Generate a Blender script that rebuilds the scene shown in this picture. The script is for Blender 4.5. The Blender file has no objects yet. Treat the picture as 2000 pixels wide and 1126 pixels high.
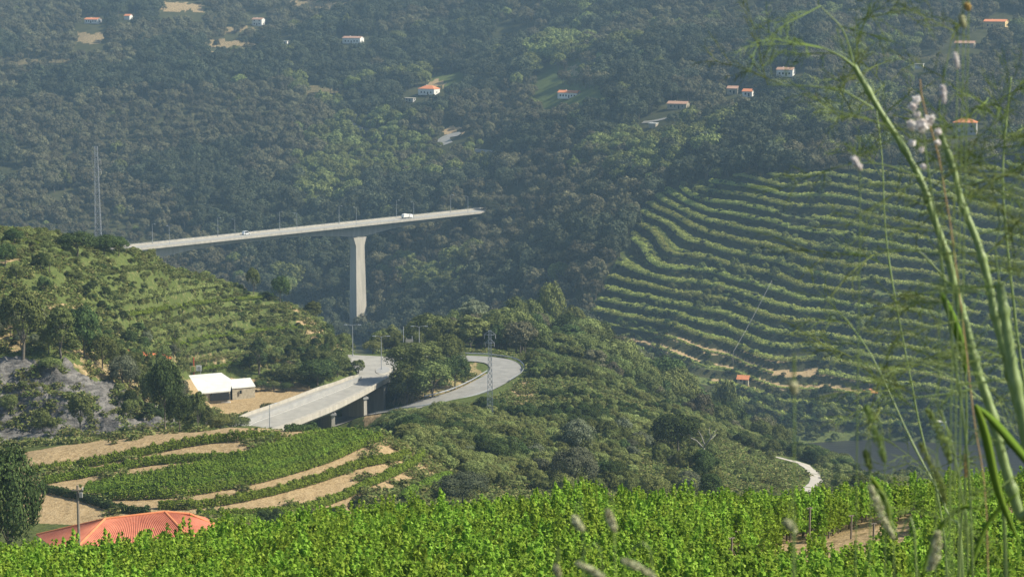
import bpy, math, random
import numpy as np
from math import radians, sin, cos, tan, pi, sqrt, atan2
from mathutils import Vector, Matrix

# ------------------------------------------------------------------ camera, world, sun, exposure
C = bpy.context.scene.collection
scn = bpy.context.scene
F = 4331.0; P = radians(8.0); SP, CP = sin(P), cos(P)
cam_d = bpy.data.cameras.new('camera'); cam = bpy.data.objects.new('camera', cam_d); C.objects.link(cam)
cam_d.sensor_width = 36; cam_d.lens = 18 * F / 1000; cam_d.clip_start = 0.1; cam_d.clip_end = 12000
cam.location = (0, 0, 0); cam.rotation_euler = (pi / 2 - P, 0, 0)
cam_d.dof.use_dof = True; cam_d.dof.focus_distance = 600; cam_d.dof.aperture_fstop = 15
scn.camera = cam
SUN_AZ = radians(96)     # clockwise from +Y : the sun stands to the right
SUN_EL = radians(43)
w = bpy.data.worlds.new('World'); scn.world = w; w.use_nodes = True
nt = w.node_tree; bg = nt.nodes['Background']
sky = nt.nodes.new('ShaderNodeTexSky'); sky.sky_type = 'NISHITA'; sky.sun_disc = False
sky.sun_elevation = SUN_EL; sky.sun_rotation = SUN_AZ
nt.links.new(sky.outputs[0], bg.inputs[0]); bg.inputs[1].default_value = 0.09
sl = bpy.data.lights.new('sun', 'SUN'); sl.energy = 4.7; sl.angle = radians(0.5); sl.color = (1.0, 0.93, 0.79)
so = bpy.data.objects.new('sun', sl); C.objects.link(so)
sd = Vector((sin(SUN_AZ) * cos(SUN_EL), cos(SUN_AZ) * cos(SUN_EL), sin(SUN_EL)))
so.rotation_euler = sd.to_track_quat('Z', 'Y').to_euler(); so.location = (300, 0, 300)
scn.view_settings.view_transform = 'Standard'; scn.view_settings.look = 'None'
scn.view_settings.exposure = 0.68; scn.view_settings.gamma = 1
cy = scn.cycles
cy.max_bounces = 5; cy.diffuse_bounces = 2; cy.glossy_bounces = 2; cy.transmission_bounces = 3
cy.volume_bounces = 0; cy.transparent_max_bounces = 8; cy.use_denoising = True
cy.caustics_reflective = False; cy.caustics_refractive = False

rs = np.random.RandomState(7)
rnd = random.Random(5)

# ------------------------------------------------------------------ pixel <-> world (photo pixels, 2000 x 1126)
def at(px, py, Y):
    xc = (px - 1000) / F; yc = (563 - py) / F
    s = Y / (CP + yc * SP)
    return Vector((xc * s, Y, (-SP + yc * CP) * s))
def atz(px, py, z):
    xc = (px - 1000) / F; yc = (563 - py) / F
    s = z / (-SP + yc * CP)
    return Vector((xc * s, (CP + yc * SP) * s, z))
def tanpy(py):
    yc = (563 - py) / F
    return (-SP + yc * CP) / (CP + yc * SP)
def proj(X, Y, Z):
    zc = Y * CP - Z * SP
    return 1000 + F * X / zc, 563 - F * (Y * SP + Z * CP) / zc

# ------------------------------------------------------------------ noise
_perm = np.random.RandomState(3).rand(512, 512)
def vnoise(x, y):
    xi = np.floor(x).astype(np.int64); yi = np.floor(y).astype(np.int64)
    fx = x - xi; fy = y - yi
    fx = fx * fx * (3 - 2 * fx); fy = fy * fy * (3 - 2 * fy)
    a = _perm[xi & 511, yi & 511]; b = _perm[(xi + 1) & 511, yi & 511]
    c = _perm[xi & 511, (yi + 1) & 511]; d = _perm[(xi + 1) & 511, (yi + 1) & 511]
    return (a * (1 - fx) + b * fx) * (1 - fy) + (c * (1 - fx) + d * fx) * fy
def fbm(x, y, o=4):
    r = 0; amp = 1; t = 0
    for i in range(o):
        r = r + amp * vnoise(x * 2 ** i + 17.3 * i, y * 2 ** i + 9.1 * i); t += amp; amp *= .5
    return r / t * 2 - 1
def sstep(a, b, x):
    t = np.clip((x - a) / (b - a), 0, 1); return t * t * (3 - 2 * t)
def inpoly(x, y, poly):
    x = np.asarray(x, float); y = np.asarray(y, float)
    c = np.zeros(x.shape, bool); n = len(poly)
    for i in range(n):
        x1, y1 = poly[i]; x2, y2 = poly[(i + 1) % n]
        if y1 == y2: continue
        c ^= ((y1 > y) != (y2 > y)) & (x < (x2 - x1) * (y - y1) / (y2 - y1) + x1)
    return c
def segdist(x, y, poly, closed=False):
    """distance to a polyline and the fraction index of the closest point"""
    best = np.full(x.shape, 1e9); idx = np.zeros(x.shape)
    n = len(poly)
    for i in range(n if closed else n - 1):
        ax, ay = poly[i][:2]; bx, by = poly[(i + 1) % n][:2]
        dx, dy = bx - ax, by - ay
        t = np.clip(((x - ax) * dx + (y - ay) * dy) / (dx * dx + dy * dy + 1e-9), 0, 1)
        d = np.hypot(x - ax - t * dx, y - ay - t * dy)
        m = d < best
        best = np.where(m, d, best); idx = np.where(m, i + t, idx)
    return best, idx

# ------------------------------------------------------------------ terrain heights
# each ring: (px, distance Y, py) or (px, Y, 'z', height)
RINGS = [
 [(0, 2, 'z', -1.7)],
 [(0, 8, 'z', -3.2)],
 [(0, 30, 'z', -10.6)],
 [(0, 72, 'z', -22.4), (1000, 72, 'z', -22.2), (2000, 72, 'z', -21.6)],
 [(0, 112, 1135), (250, 114, 1125), (440, 114, 1096), (600, 115, 1066), (830, 116, 1050), (1130, 118, 1022), (1400, 118, 1026), (1570, 118, 1030), (1700, 118, 1006), (2000, 116, 982)],
 [(0, 216, 'z', -62.5), (600, 216, 'z', -64), (1000, 216, 'z', -66), (2000, 216, 'z', -66)],
 [(0, 325, 1030), (300, 328, 1012), (600, 330, 1012), (800, 335, 1000), (900, 345, 990), (1100, 350, 985), (1400, 350, 985), (2000, 350, 1000)],
 [(0, 363, 917), (178, 364, 897), (355, 366, 870), (490, 368, 852), (560, 371, 854), (740, 377, 852), (820, 378, 895), (900, 385, 955), (1100, 390, 968), (2000, 400, 985)],
 [(0, 369, 897), (80, 369, 880), (178, 370, 866), (355, 372, 846), (490, 374, 826), (540, 377, 838), (740, 384, 844), (820, 385, 890), (900, 392, 950), (1100, 400, 960), (1400, 405, 965), (1700, 410, 970), (2000, 410, 975)],
 [(0, 415, 868), (200, 416, 854), (330, 422, 838), (420, 430, 860), (500, 440, 870), (740, 450, 880), (820, 450, 880), (1000, 460, 870), (1250, 470, 890), (1500, 480, 935), (1700, 480, 960), (2000, 480, 990)],
 [(0, 432, 690), (130, 434, 685), (230, 440, 745), (330, 456, 800), (400, 515, 'z', -107.5), (520, 530, 'z', -110), (700, 545, 'z', -117), (820, 545, 820), (950, 535, 800), (1150, 540, 800), (1300, 540, 850), (1500, 550, 905), (1700, 550, 945), (2000, 550, 990)],
 [(0, 474, 560), (120, 478, 590), (250, 503, 650), (300, 525, 680), (350, 558, 712), (400, 582, 'z', -109), (450, 596, 'z', -110.3), (560, 600, 748), (640, 600, 722), (700, 606, 728), (850, 600, 738), (1000, 605, 733), (1150, 600, 745), (1300, 600, 812), (1500, 605, 885), (1600, 600, 915), (1700, 600, 940), (2000, 600, 990)],
 [(-300, 505, 400), (0, 522, 437), (100, 530, 452), (190, 540, 482), (260, 558, 492), (330, 600, 512), (420, 638, 541), (500, 652, 563), (550, 654, 580), (600, 652, 606), (640, 648, 648), (690, 645, 690), (850, 650, 688), (950, 652, 690), (1050, 655, 706), (1150, 660, 735), (1300, 660, 805), (1400, 655, 845), (1500, 655, 876), (1650, 640, 922), (1800, 640, 950), (2000, 640, 990)],
 [(0, 735, 'z', -140), (600, 735, 'z', -138), (700, 735, 'z', -127), (850, 738, 'z', -122), (1150, 739, 'z', -124), (1300, 738, 'z', -142), (1500, 740, 'z', -165), (2000, 740, 'z', -172)],
 [(0, 800, 'z', -170), (700, 810, 'z', -160), (850, 820, 'z', -146), (1150, 820, 'z', -148), (1400, 800, 'z', -190), (1550, 850, 'z', -204), (2000, 850, 'z', -204)],
 [(0, 1150, 'z', -190), (700, 1190, 'z', -202), (850, 1080, 'z', -198), (1000, 1000, 'z', -192), (1150, 930, 'z', -185), (1300, 920, 'z', -190), (1500, 925, 'z', -203), (1700, 935, 'z', -206), (2000, 925, 'z', -206)],
 [(0, 1300, 'z', -188), (250, 1300, 'z', -190), (500, 1290, 'z', -200), (700, 1280, 'z', -206), (850, 1180, 662), (1000, 1100, 652), (1150, 1000, 702), (1300, 960, 762), (1500, 950, 835), (1700, 950, 864), (2000, 935, 868)],
 [(0, 1420, 480), (250, 1420, 498), (500, 1400, 505), (700, 1390, 512), (850, 1330, 500), (1000, 1275, 480), (1150, 1130, 500), (1300, 1060, 550), (1500, 1020, 600), (1700, 1000, 620), (2000, 990, 640)],
 [(0, 1650, 300), (250, 1620, 330), (500, 1560, 355), (700, 1500, 392), (850, 1440, 404), (955, 1405, 405), (1000, 1395, 372), (1150, 1290, 370), (1300, 1190, 370), (1500, 1125, 352), (1700, 1100, 340), (2000, 1080, 330)],
 [(0, 1850, 150), (500, 1780, 170), (700, 1730, 190), (1000, 1640, 180), (1300, 1500, 180), (1500, 1430, 170), (2000, 1350, 180)],
 [(0, 2250, -20), (500, 2150, -20), (1000, 2000, -20), (1300, 1860, -20), (1500, 1760, -20), (2000, 1650, -20)],
 [(0, 2700, 'z', 40), (1000, 2450, 'z', 45), (2000, 2000, 'z', 60)],
 [(0, 3300, 'z', 150), (2000, 3000, 'z', 190)],
]
NA = 960; AMAX = 0.35
A = np.linspace(-AMAX, AMAX, NA)
def steps(spec):
    out = [spec[0][0]]
    for a, b, s in spec:
        n = max(1, int(round((b - a) / s))); out += list(np.linspace(a, b, n + 1)[1:])
    return np.array(out)
YR = steps([(2, 20, 1.5), (20, 70, 1.5), (70, 125, .8), (125, 320, 3), (320, 400, .6), (400, 480, .8), (480, 670, .8), (670, 860, 5), (860, 1260, 1.0), (1260, 1700, 3), (1700, 2500, 6), (2500, 3300, 20)])
ringY = []; ringZ = []
for r in RINGS:
    aa = []; yy = []; zz = []
    for k in r:
        if len(k) == 3: p = at(k[0], k[2], k[1]); z = p.z
        else: z = k[3]; p = at(k[0], 600, k[1])
        aa.append(p.x / k[1]); yy.append(k[1]); zz.append(z)
    ry = np.interp(A, aa, yy); rz = np.interp(A, aa, zz)
    kern = np.hanning(25); kern /= kern.sum()
    ry = np.convolve(np.pad(ry, 12, 'edge'), kern, 'valid'); rz = np.convolve(np.pad(rz, 12, 'edge'), kern, 'valid')
    ringY.append(ry); ringZ.append(rz)
ringY = np.array(ringY); ringZ = np.array(ringZ)
lg = np.linspace(math.log(2), math.log(3300), 2600); YL = np.exp(lg)
Z = np.zeros((len(YR), NA))
k9 = np.hanning(13); k9 /= k9.sum()
for j in range(NA):
    c = np.interp(YL, ringY[:, j], ringZ[:, j])
    c = np.convolve(np.pad(c, 6, 'edge'), k9, 'valid')
    Z[:, j] = np.interp(YR, YL, c)
GY = np.repeat(YR[:, None], NA, 1); GX = GY * A[None, :]
PX, PY = proj(GX, GY, Z)
# relief
far = sstep(1240, 1500, GY)
Z += far * (16 * fbm(GX / 210 + 3, GY / 300 + 5, 3) + 5 * fbm(GX / 60, GY / 60, 2)) * (1 - 0.6 * sstep(2200, 2500, GY))
mid = sstep(395, 430, GY) * (1 - sstep(640, 700, GY))
Z += mid * 1.3 * fbm(GX / 22, GY / 22, 3)
lefth = mid * (1 - sstep(200, 700, PX))
Z += lefth * (2.2 * fbm(GX / 30 + 8, GY / 30, 3))
# cliff roughness
ROCK = [[(-300, 690), (-20, 688), (60, 684), (135, 690), (165, 722), (225, 738), (280, 780), (335, 795), (350, 840), (200, 872), (-300, 900)]]
rockm = np.zeros_like(Z, bool)
for r_ in ROCK: rockm |= inpoly(PX, PY, r_) & (GY > 408) & (GY < 470)
Z += rockm * (2.6 * fbm(GX / 4, GY / 3 + Z / 3, 5))

# roads of the junction, in photo pixels on the plane ZR
ZR = -108.5
JUNC = [(676, 692), (720, 694), (773, 697), (777, 706), (775, 718), (768, 735), (735, 754), (704, 771), (652, 797), (600, 818), (566, 833), (530, 846), (505, 858), (455, 838), (476, 815), (520, 799), (620, 762), (681, 740), (698, 734), (699, 726), (690, 715), (684, 703)]
JW = [atz(x, y, ZR) for x, y in JUNC]
HAIR = [(560, 846, -118.5), (640, 826, -117.6), (700, 813, -116), (750, 802, -113.6), (800, 793, -111.8), (850, 783, -110.7), (895, 772, -110.1), (930, 759, -109.8), (960, 744, -109.7), (984, 729, -109.6), (988, 716, -109.5), (975, 706, -109.4), (945, 701, -109.3), (905, 699, -109.2), (860, 697, -109.1), (810, 696, -109), (765, 697, -108.8)]
HW = [atz(x, y, z) for x, y, z in HAIR]
def smooth_pts(pts, n=8):
    out = []
    for i in range(len(pts) - 1):
        p0 = pts[max(0, i - 1)]; p1 = pts[i]; p2 = pts[i + 1]; p3 = pts[min(len(pts) - 1, i + 2)]
        for k in range(n):
            t = k / n
            out.append(.5 * ((2 * p1) + (p2 - p0) * t + (2 * p0 - 5 * p1 + 4 * p2 - p3) * t * t + (3 * p1 - p0 - 3 * p2 + p3) * t ** 3))
    out.append(pts[-1].copy()); return out
HWs = smooth_pts(HW, 5)

def stamp_poly(poly, z, feather):
    global Z
    xs = [p[0] for p in poly]; ys = [p[1] for p in poly]; f = feather
    m = (GX > min(xs) - f) & (GX < max(xs) + f) & (GY > min(ys) - f) & (GY < max(ys) + f)
    x, y = GX[m], GY[m]
    d, _ = segdist(x, y, poly, True)
    d = np.where(inpoly(x, y, [(p[0], p[1]) for p in poly]), 0, d)
    wgt = 1 - sstep(0, f, d)
    Z[m] = Z[m] * (1 - wgt) + z * wgt
def stamp_line(pts, half, feather, dz=0):
    global Z
    xs = [p[0] for p in pts]; ys = [p[1] for p in pts]; f = half + feather
    m = (GX > min(xs) - f) & (GX < max(xs) + f) & (GY > min(ys) - f) & (GY < max(ys) + f)
    x, y = GX[m], GY[m]
    d, t = segdist(x, y, pts)
    zz = np.interp(t, np.arange(len(pts)), [p[2] for p in pts]) + dz
    wgt = 1 - sstep(half, f, d)
    Z[m] = Z[m] * (1 - wgt) + zz * wgt
# spur under the junction, the low ground under the viaduct, building pad, house pad
VIAD = [atz(x, y, ZR) for x, y in [(560, 838), (600, 818), (704, 771), (760, 742), (722, 735), (660, 752), (600, 778), (520, 808)]]
stamp_poly([atz(x, y, ZR) for x, y in [(676, 690), (775, 695), (880, 700), (880, 722), (790, 728), (768, 738), (700, 738), (690, 715)]], ZR - .35, 9)
stamp_poly([Vector((p.x + dx, p.y + dy, 0)) for p, dx, dy in zip(VIAD, [6, 8, 10, 2, 0, 0, 0, -2], [-8, -8, -8, -6, 0, 0, 0, 0])], -118.6, 7)
stamp_line(HWs, 5.5, 5, -.25)
PADP = [atz(x, y, -110.2) for x, y in [(345, 768), (380, 752), (420, 747), (470, 746), (560, 750), (620, 765), (600, 772), (520, 797), (440, 800), (350, 790)]]
stamp_poly(PADP, -110.2, 5)
stamp_poly([atz(x, y, ZR) for x, y in [(455, 818), (500, 800), (560, 790), (540, 846), (505, 856)]], ZR - .35, 4)
stamp_poly([Vector(p) for p in [(-52, 205, 0), (-26, 205, 0), (-26, 228, 0), (-52, 228, 0)]], -62.0, 6)

# terraces of the vineyard hillside across the river
TERR = [(1150, 640), (1165, 590), (1215, 500), (1245, 425), (1290, 378), (1420, 350), (1600, 342), (2000, 325), (2500, 325), (2500, 850), (1760, 850), (1600, 845), (1480, 812), (1370, 765), (1210, 715), (1160, 670)]
PX, PY = proj(GX, GY, Z)
terrm = (inpoly(PX, PY, TERR) & (GY > 880) & (GY < 1300)).astype(float)
kb = np.ones(9) / 9
terrs = np.apply_along_axis(lambda v: np.convolve(v, kb, 'same'), 1, terrm)
TH = 4.9
warp = .13 * GX + 7.0 * fbm(GX / 60 + 2, GY / 90, 2) + 2.0 * fbm(GX / 20, GY / 60, 2)
Tn = (Z + warp) / TH
fr = Tn - np.floor(Tn)
S = np.where(fr < .3, fr / .3 * .86, .86 + .14 * (fr - .3) / .7)
Zt = TH * (np.floor(Tn) + S) - warp
Z = Z * (1 - terrs) + Zt * terrs
# faint old terraces on the left hill
LT = [(235, 520), (420, 545), (560, 585), (640, 655), (665, 700), (600, 730), (480, 715), (330, 690), (225, 640)]
ltm = np.apply_along_axis(lambda v: np.convolve(v, kb, 'same'), 1, (inpoly(PX, PY, LT) & (GY > 470) & (GY < 650)).astype(float))
T2 = (Z + 1.5 * fbm(GX / 30, GY / 30, 2)) / 2.4; f2 = T2 - np.floor(T2)
S2 = np.where(f2 < .35, f2 / .35 * .85, .85 + .15 * (f2 - .35) / .65)
Z += ltm * (S2 - f2) * 2.4 * .8
# the mound of the near vineyard: cut banks between the rows
MOUND = [(20, 905), (60, 880), (250, 850), (440, 835), (545, 838), (745, 842), (840, 885), (890, 930), (880, 985), (700, 1010), (300, 1030), (60, 1020)]
mm = np.apply_along_axis(lambda v: np.convolve(v, kb, 'same'), 1, (inpoly(PX, PY, MOUND) & (GY > 318) & (GY < 395)).astype(float))
Z += mm * .25 * fbm(GX / 6, GY / 6, 3)

def zt(X, Y):
    X = np.asarray(X, float); Y = np.asarray(Y, float)
    a = np.clip((X / Y + AMAX) / (2 * AMAX) * (NA - 1), 0, NA - 1.001)
    r = np.clip(np.interp(Y, YR, np.arange(len(YR))), 0, len(YR) - 1.001)
    ai = a.astype(int); ri = r.astype(int); fa = a - ai; frr = r - ri
    return (Z[ri, ai] * (1 - fa) + Z[ri, ai + 1] * fa) * (1 - frr) + (Z[ri + 1, ai] * (1 - fa) + Z[ri + 1, ai + 1] * fa) * frr
_ys = steps([(60, 125, .5), (125, 320, 3), (320, 700, .7), (700, 860, 4), (860, 1300, .8), (1300, 2600, 3)])
def hit(px, py, ymin=60, ymax=2600):
    ys = _ys[(_ys >= ymin) & (_ys <= ymax)]
    xc = (px - 1000) / F; yc = (563 - py) / F
    s = ys / (CP + yc * SP)
    below = (-SP + yc * CP) * s < zt(xc * s, ys)
    i = int(np.argmax(below)) if below.any() else len(ys) - 1
    Y = ys[i]
    if i > 0:
        d0 = (-SP + yc * CP) * s[i - 1] - zt(xc * s[i - 1], ys[i - 1]); d1 = (-SP + yc * CP) * s[i] - zt(xc * s[i], ys[i])
        if d0 > 0 > d1: Y = ys[i - 1] + (ys[i] - ys[i - 1]) * float(d0 / (d0 - d1))
    X = xc * Y / (CP + yc * SP)
    return Vector((X, Y, float(zt(X, Y))))

# ------------------------------------------------------------------ materials
def new_mat(name):
    m = bpy.data.materials.new(name); m.use_nodes = True
    for n in list(m.node_tree.nodes): m.node_tree.nodes.remove(n)
    return m, m.node_tree, m.node_tree.nodes, m.node_tree.links
def N(nodes, t, **kw):
    n = nodes.new(t)
    for k, v in kw.items():
        if k.startswith('i_'): n.inputs[k[2:].replace('_', ' ')].default_value = v
        else: setattr(n, k, v)
    return n
def noise(nodes, links, scale, detail=4, vec=None, rough=.6):
    n = N(nodes, 'ShaderNodeTexNoise'); n.inputs['Scale'].default_value = scale; n.inputs['Detail'].default_value = detail
    n.inputs['Roughness'].default_value = rough
    if vec is not None: links.new(vec, n.inputs['Vector'])
    return n.outputs['Fac']
def ramp(nodes, links, fac, stops):
    r = N(nodes, 'ShaderNodeValToRGB'); e = r.color_ramp.elements
    while len(e) < len(stops): e.new(.5)
    for el, (p, c) in zip(e, stops): el.position = p; el.color = (*c, 1) if len(c) == 3 else c
    links.new(fac, r.inputs[0]); return r.outputs[0]
def mixc(nodes, links, fac, a, b):
    m = N(nodes, 'ShaderNodeMix', data_type='RGBA')
    if isinstance(fac, float): m.inputs[0].default_value = fac
    else: links.new(fac, m.inputs[0])
    for s, i in ((a, 6), (b, 7)):
        if isinstance(s, tuple): m.inputs[i].default_value = (*s, 1)
        else: links.new(s, m.inputs[i])
    return m.outputs[2]
def surf(name, c1, c2, scale=1.0, rough=.85, bump=0.0, spec=.3, metal=0.0, bscale=None, streak=None):
    m, t, n, l = new_mat(name)
    g = N(n, 'ShaderNodeNewGeometry'); vec = g.outputs['Position']
    tc = N(n, 'ShaderNodeTexCoord')
    src = tc.outputs['Object']
    if streak:
        mp = N(n, 'ShaderNodeMapping'); mp.inputs['Scale'].default_value = streak; l.new(src, mp.inputs[0]); src = mp.outputs[0]
    f = noise(n, l, scale, 6, src, .7)
    b = N(n, 'ShaderNodeBsdfPrincipled'); b.inputs['Roughness'].default_value = rough
    b.inputs['Specular IOR Level'].default_value = spec; b.inputs['Metallic'].default_value = metal
    l.new(ramp(n, l, f, [(.3, c1), (.7, c2)]), b.inputs['Base Color'])
    if bump:
        bp = N(n, 'ShaderNodeBump'); bp.inputs['Strength'].default_value = .6; bp.inputs['Distance'].default_value = bump
        l.new(noise(n, l, bscale or scale * 3, 5, tc.outputs['Object']), bp.inputs['Height']); l.new(bp.outputs[0], b.inputs['Normal'])
    o = N(n, 'ShaderNodeOutputMaterial'); l.new(b.outputs[0], o.inputs[0]); return m
def leafmat(name, c1, c2, c3=None, trans=.25, objvar=.35, scale=.5, spec=0.0):
    """foliage: colour varies per leaf, per plant and in clumps"""
    m, t, n, l = new_mat(name)
    g = N(n, 'ShaderNodeNewGeometry'); oi = N(n, 'ShaderNodeObjectInfo'); tc = N(n, 'ShaderNodeTexCoord')
    c3 = c3 or c2
    base = ramp(n, l, g.outputs['Random Per Island'], [(0.0, c1), (.55, c2), (1.0, c3)])
    hs = N(n, 'ShaderNodeHueSaturation')
    mr = N(n, 'ShaderNodeMapRange'); l.new(oi.outputs['Random'], mr.inputs[0]); mr.inputs[3].default_value = 1 - objvar; mr.inputs[4].default_value = 1 + objvar
    nz = noise(n, l, scale, 2, tc.outputs['Object'])
    mr2 = N(n, 'ShaderNodeMapRange'); l.new(nz, mr2.inputs[0]); mr2.inputs[1].default_value = .3; mr2.inputs[2].default_value = .7; mr2.inputs[3].default_value = .75; mr2.inputs[4].default_value = 1.25
    mu = N(n, 'ShaderNodeMath', operation='MULTIPLY'); l.new(mr.outputs[0], mu.inputs[0]); l.new(mr2.outputs[0], mu.inputs[1])
    l.new(mu.outputs[0], hs.inputs['Value']); l.new(base, hs.inputs['Color'])
    mr3 = N(n, 'ShaderNodeMapRange'); l.new(oi.outputs['Random'], mr3.inputs[0]); mr3.inputs[3].default_value = .485; mr3.inputs[4].default_value = .515
    l.new(mr3.outputs[0], hs.inputs['Hue'])
    d = N(n, 'ShaderNodeBsdfDiffuse'); l.new(hs.outputs[0], d.inputs[0])
    tr = N(n, 'ShaderNodeBsdfTranslucent'); l.new(hs.outputs[0], tr.inputs[0])
    mx = N(n, 'ShaderNodeMixShader'); mx.inputs[0].default_value = trans
    l.new(d.outputs[0], mx.inputs[1]); l.new(tr.outputs[0], mx.inputs[2])
    o = N(n, 'ShaderNodeOutputMaterial'); l.new(mx.outputs[0], o.inputs[0]); return m

M = {}
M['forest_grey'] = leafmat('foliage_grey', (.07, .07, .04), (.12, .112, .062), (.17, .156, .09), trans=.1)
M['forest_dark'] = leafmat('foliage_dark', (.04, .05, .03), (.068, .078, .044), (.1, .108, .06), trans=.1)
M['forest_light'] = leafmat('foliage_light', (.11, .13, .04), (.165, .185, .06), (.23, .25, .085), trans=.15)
M['mid_green'] = leafmat('foliage_mid', (.075, .095, .03), (.128, .152, .047), (.18, .205, .07), trans=.15)
M['mid_dark'] = leafmat('foliage_mid_dark', (.035, .055, .02), (.06, .088, .028), (.095, .125, .042), trans=.15)
M['silver'] = leafmat('foliage_silver', (.1, .115, .065), (.145, .16, .095), (.2, .21, .13))
M['scrub'] = leafmat('foliage_scrub', (.14, .17, .05), (.215, .245, .08), (.3, .32, .12), objvar=.3)
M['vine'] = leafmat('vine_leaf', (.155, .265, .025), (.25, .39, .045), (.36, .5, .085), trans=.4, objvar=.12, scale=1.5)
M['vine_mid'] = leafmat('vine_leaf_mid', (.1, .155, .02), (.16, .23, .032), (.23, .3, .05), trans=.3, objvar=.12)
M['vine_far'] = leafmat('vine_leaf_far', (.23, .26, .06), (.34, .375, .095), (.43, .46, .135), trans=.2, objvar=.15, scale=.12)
M['bark'] = surf('bark', (.09, .075, .055), (.16, .14, .11), 3)
M['deadwood'] = surf('dead_wood', (.2, .19, .16), (.34, .32, .28), 3)
M['concrete'] = surf('concrete', (.3, .28, .235), (.5, .46, .375), .5, .9, .02, streak=(1, 1, .12))
M['concrete_grey'] = surf('concrete_grey', (.26, .26, .25), (.36, .35, .32), .4, .9, .02)
M['asphalt'] = surf('asphalt_pale', (.2, .195, .175), (.3, .29, .26), .35, .9, bscale=4)
M['deckroad'] = surf('deck_asphalt', (.25, .24, .21), (.38, .36, .31), .3, .9)
M['steel'] = surf('galvanised_steel', (.3, .32, .34), (.42, .44, .46), 2, .5, 0, .5, .3)
M['paint_line'] = surf('road_paint', (.55, .55, .5), (.7, .7, .66), 2)
M['stone'] = surf('stone_wall', (.22, .19, .13), (.42, .37, .27), 1.6, .9, .05)
M['white'] = surf('white_wall', (.62, .6, .54), (.78, .76, .7), .5, .8)
M['white_roof'] = surf('white_roof', (.58, .58, .53), (.72, .72, .67), .4, .6)
M['greywall'] = surf('grey_wall', (.28, .28, .26), (.38, .37, .34), .7, .85)
M['yellowwall'] = surf('ochre_wall', (.55, .4, .18), (.65, .5, .24), .7, .85)
M['tile'] = surf('clay_tile', (.5, .17, .07), (.68, .27, .12), .9, .85)
M['tile_old'] = surf('old_clay_tile', (.3, .17, .11), (.45, .28, .19), .9, .85)
M['dark'] = surf('dark_opening', (.01, .012, .012), (.02, .022, .022), 1, .6)  # near-black for doors, a window and the shade inside openings
M['pane'] = surf('window_glass', (.02, .025, .03), (.04, .05, .06), 1, .15, 0, .6)
M['wood'] = surf('weathered_wood', (.16, .13, .1), (.28, .24, .19), 5)
M['carwhite'] = surf('white_paint', (.75, .75, .73), (.8, .8, .78), 1, .3, 0, .5)
M['tyre'] = surf('rubber', (.02, .02, .02), (.03, .03, .03), 1, .9)
M['yellow'] = surf('yellow_panel', (.62, .5, .2), (.7, .58, .26), 1, .6)
M['greenink'] = surf('green_ink', (.12, .35, .02), (.15, .4, .03), 1, .6)
M['greyink'] = surf('grey_ink', (.35, .35, .33), (.42, .42, .4), 1, .6)
M['redpaint'] = surf('red_paint', (.45, .06, .03), (.55, .09, .05), 1, .6)
M['orangenet'] = surf('orange_netting', (.55, .13, .05), (.65, .2, .08), 1, .8)
M['cable'] = surf('cable', (.3, .3, .3), (.4, .4, .4), 1, .5)

# red tile roof near: rounded tile courses running down the slope
def roofmat():
    m, t, n, l = new_mat('red_roof_tiles')
    uv = N(n, 'ShaderNodeUVMap'); tc = N(n, 'ShaderNodeTexCoord')
    f = noise(n, l, .8, 4, tc.outputs['Object'])
    b = N(n, 'ShaderNodeBsdfPrincipled'); b.inputs['Roughness'].default_value = .8
    l.new(ramp(n, l, f, [(.3, (.38, .11, .06)), (.7, (.52, .18, .1))]), b.inputs['Base Color'])
    o = N(n, 'ShaderNodeOutputMaterial'); l.new(b.outputs[0], o.inputs[0]); return m
M['redroof'] = roofmat()

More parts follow.
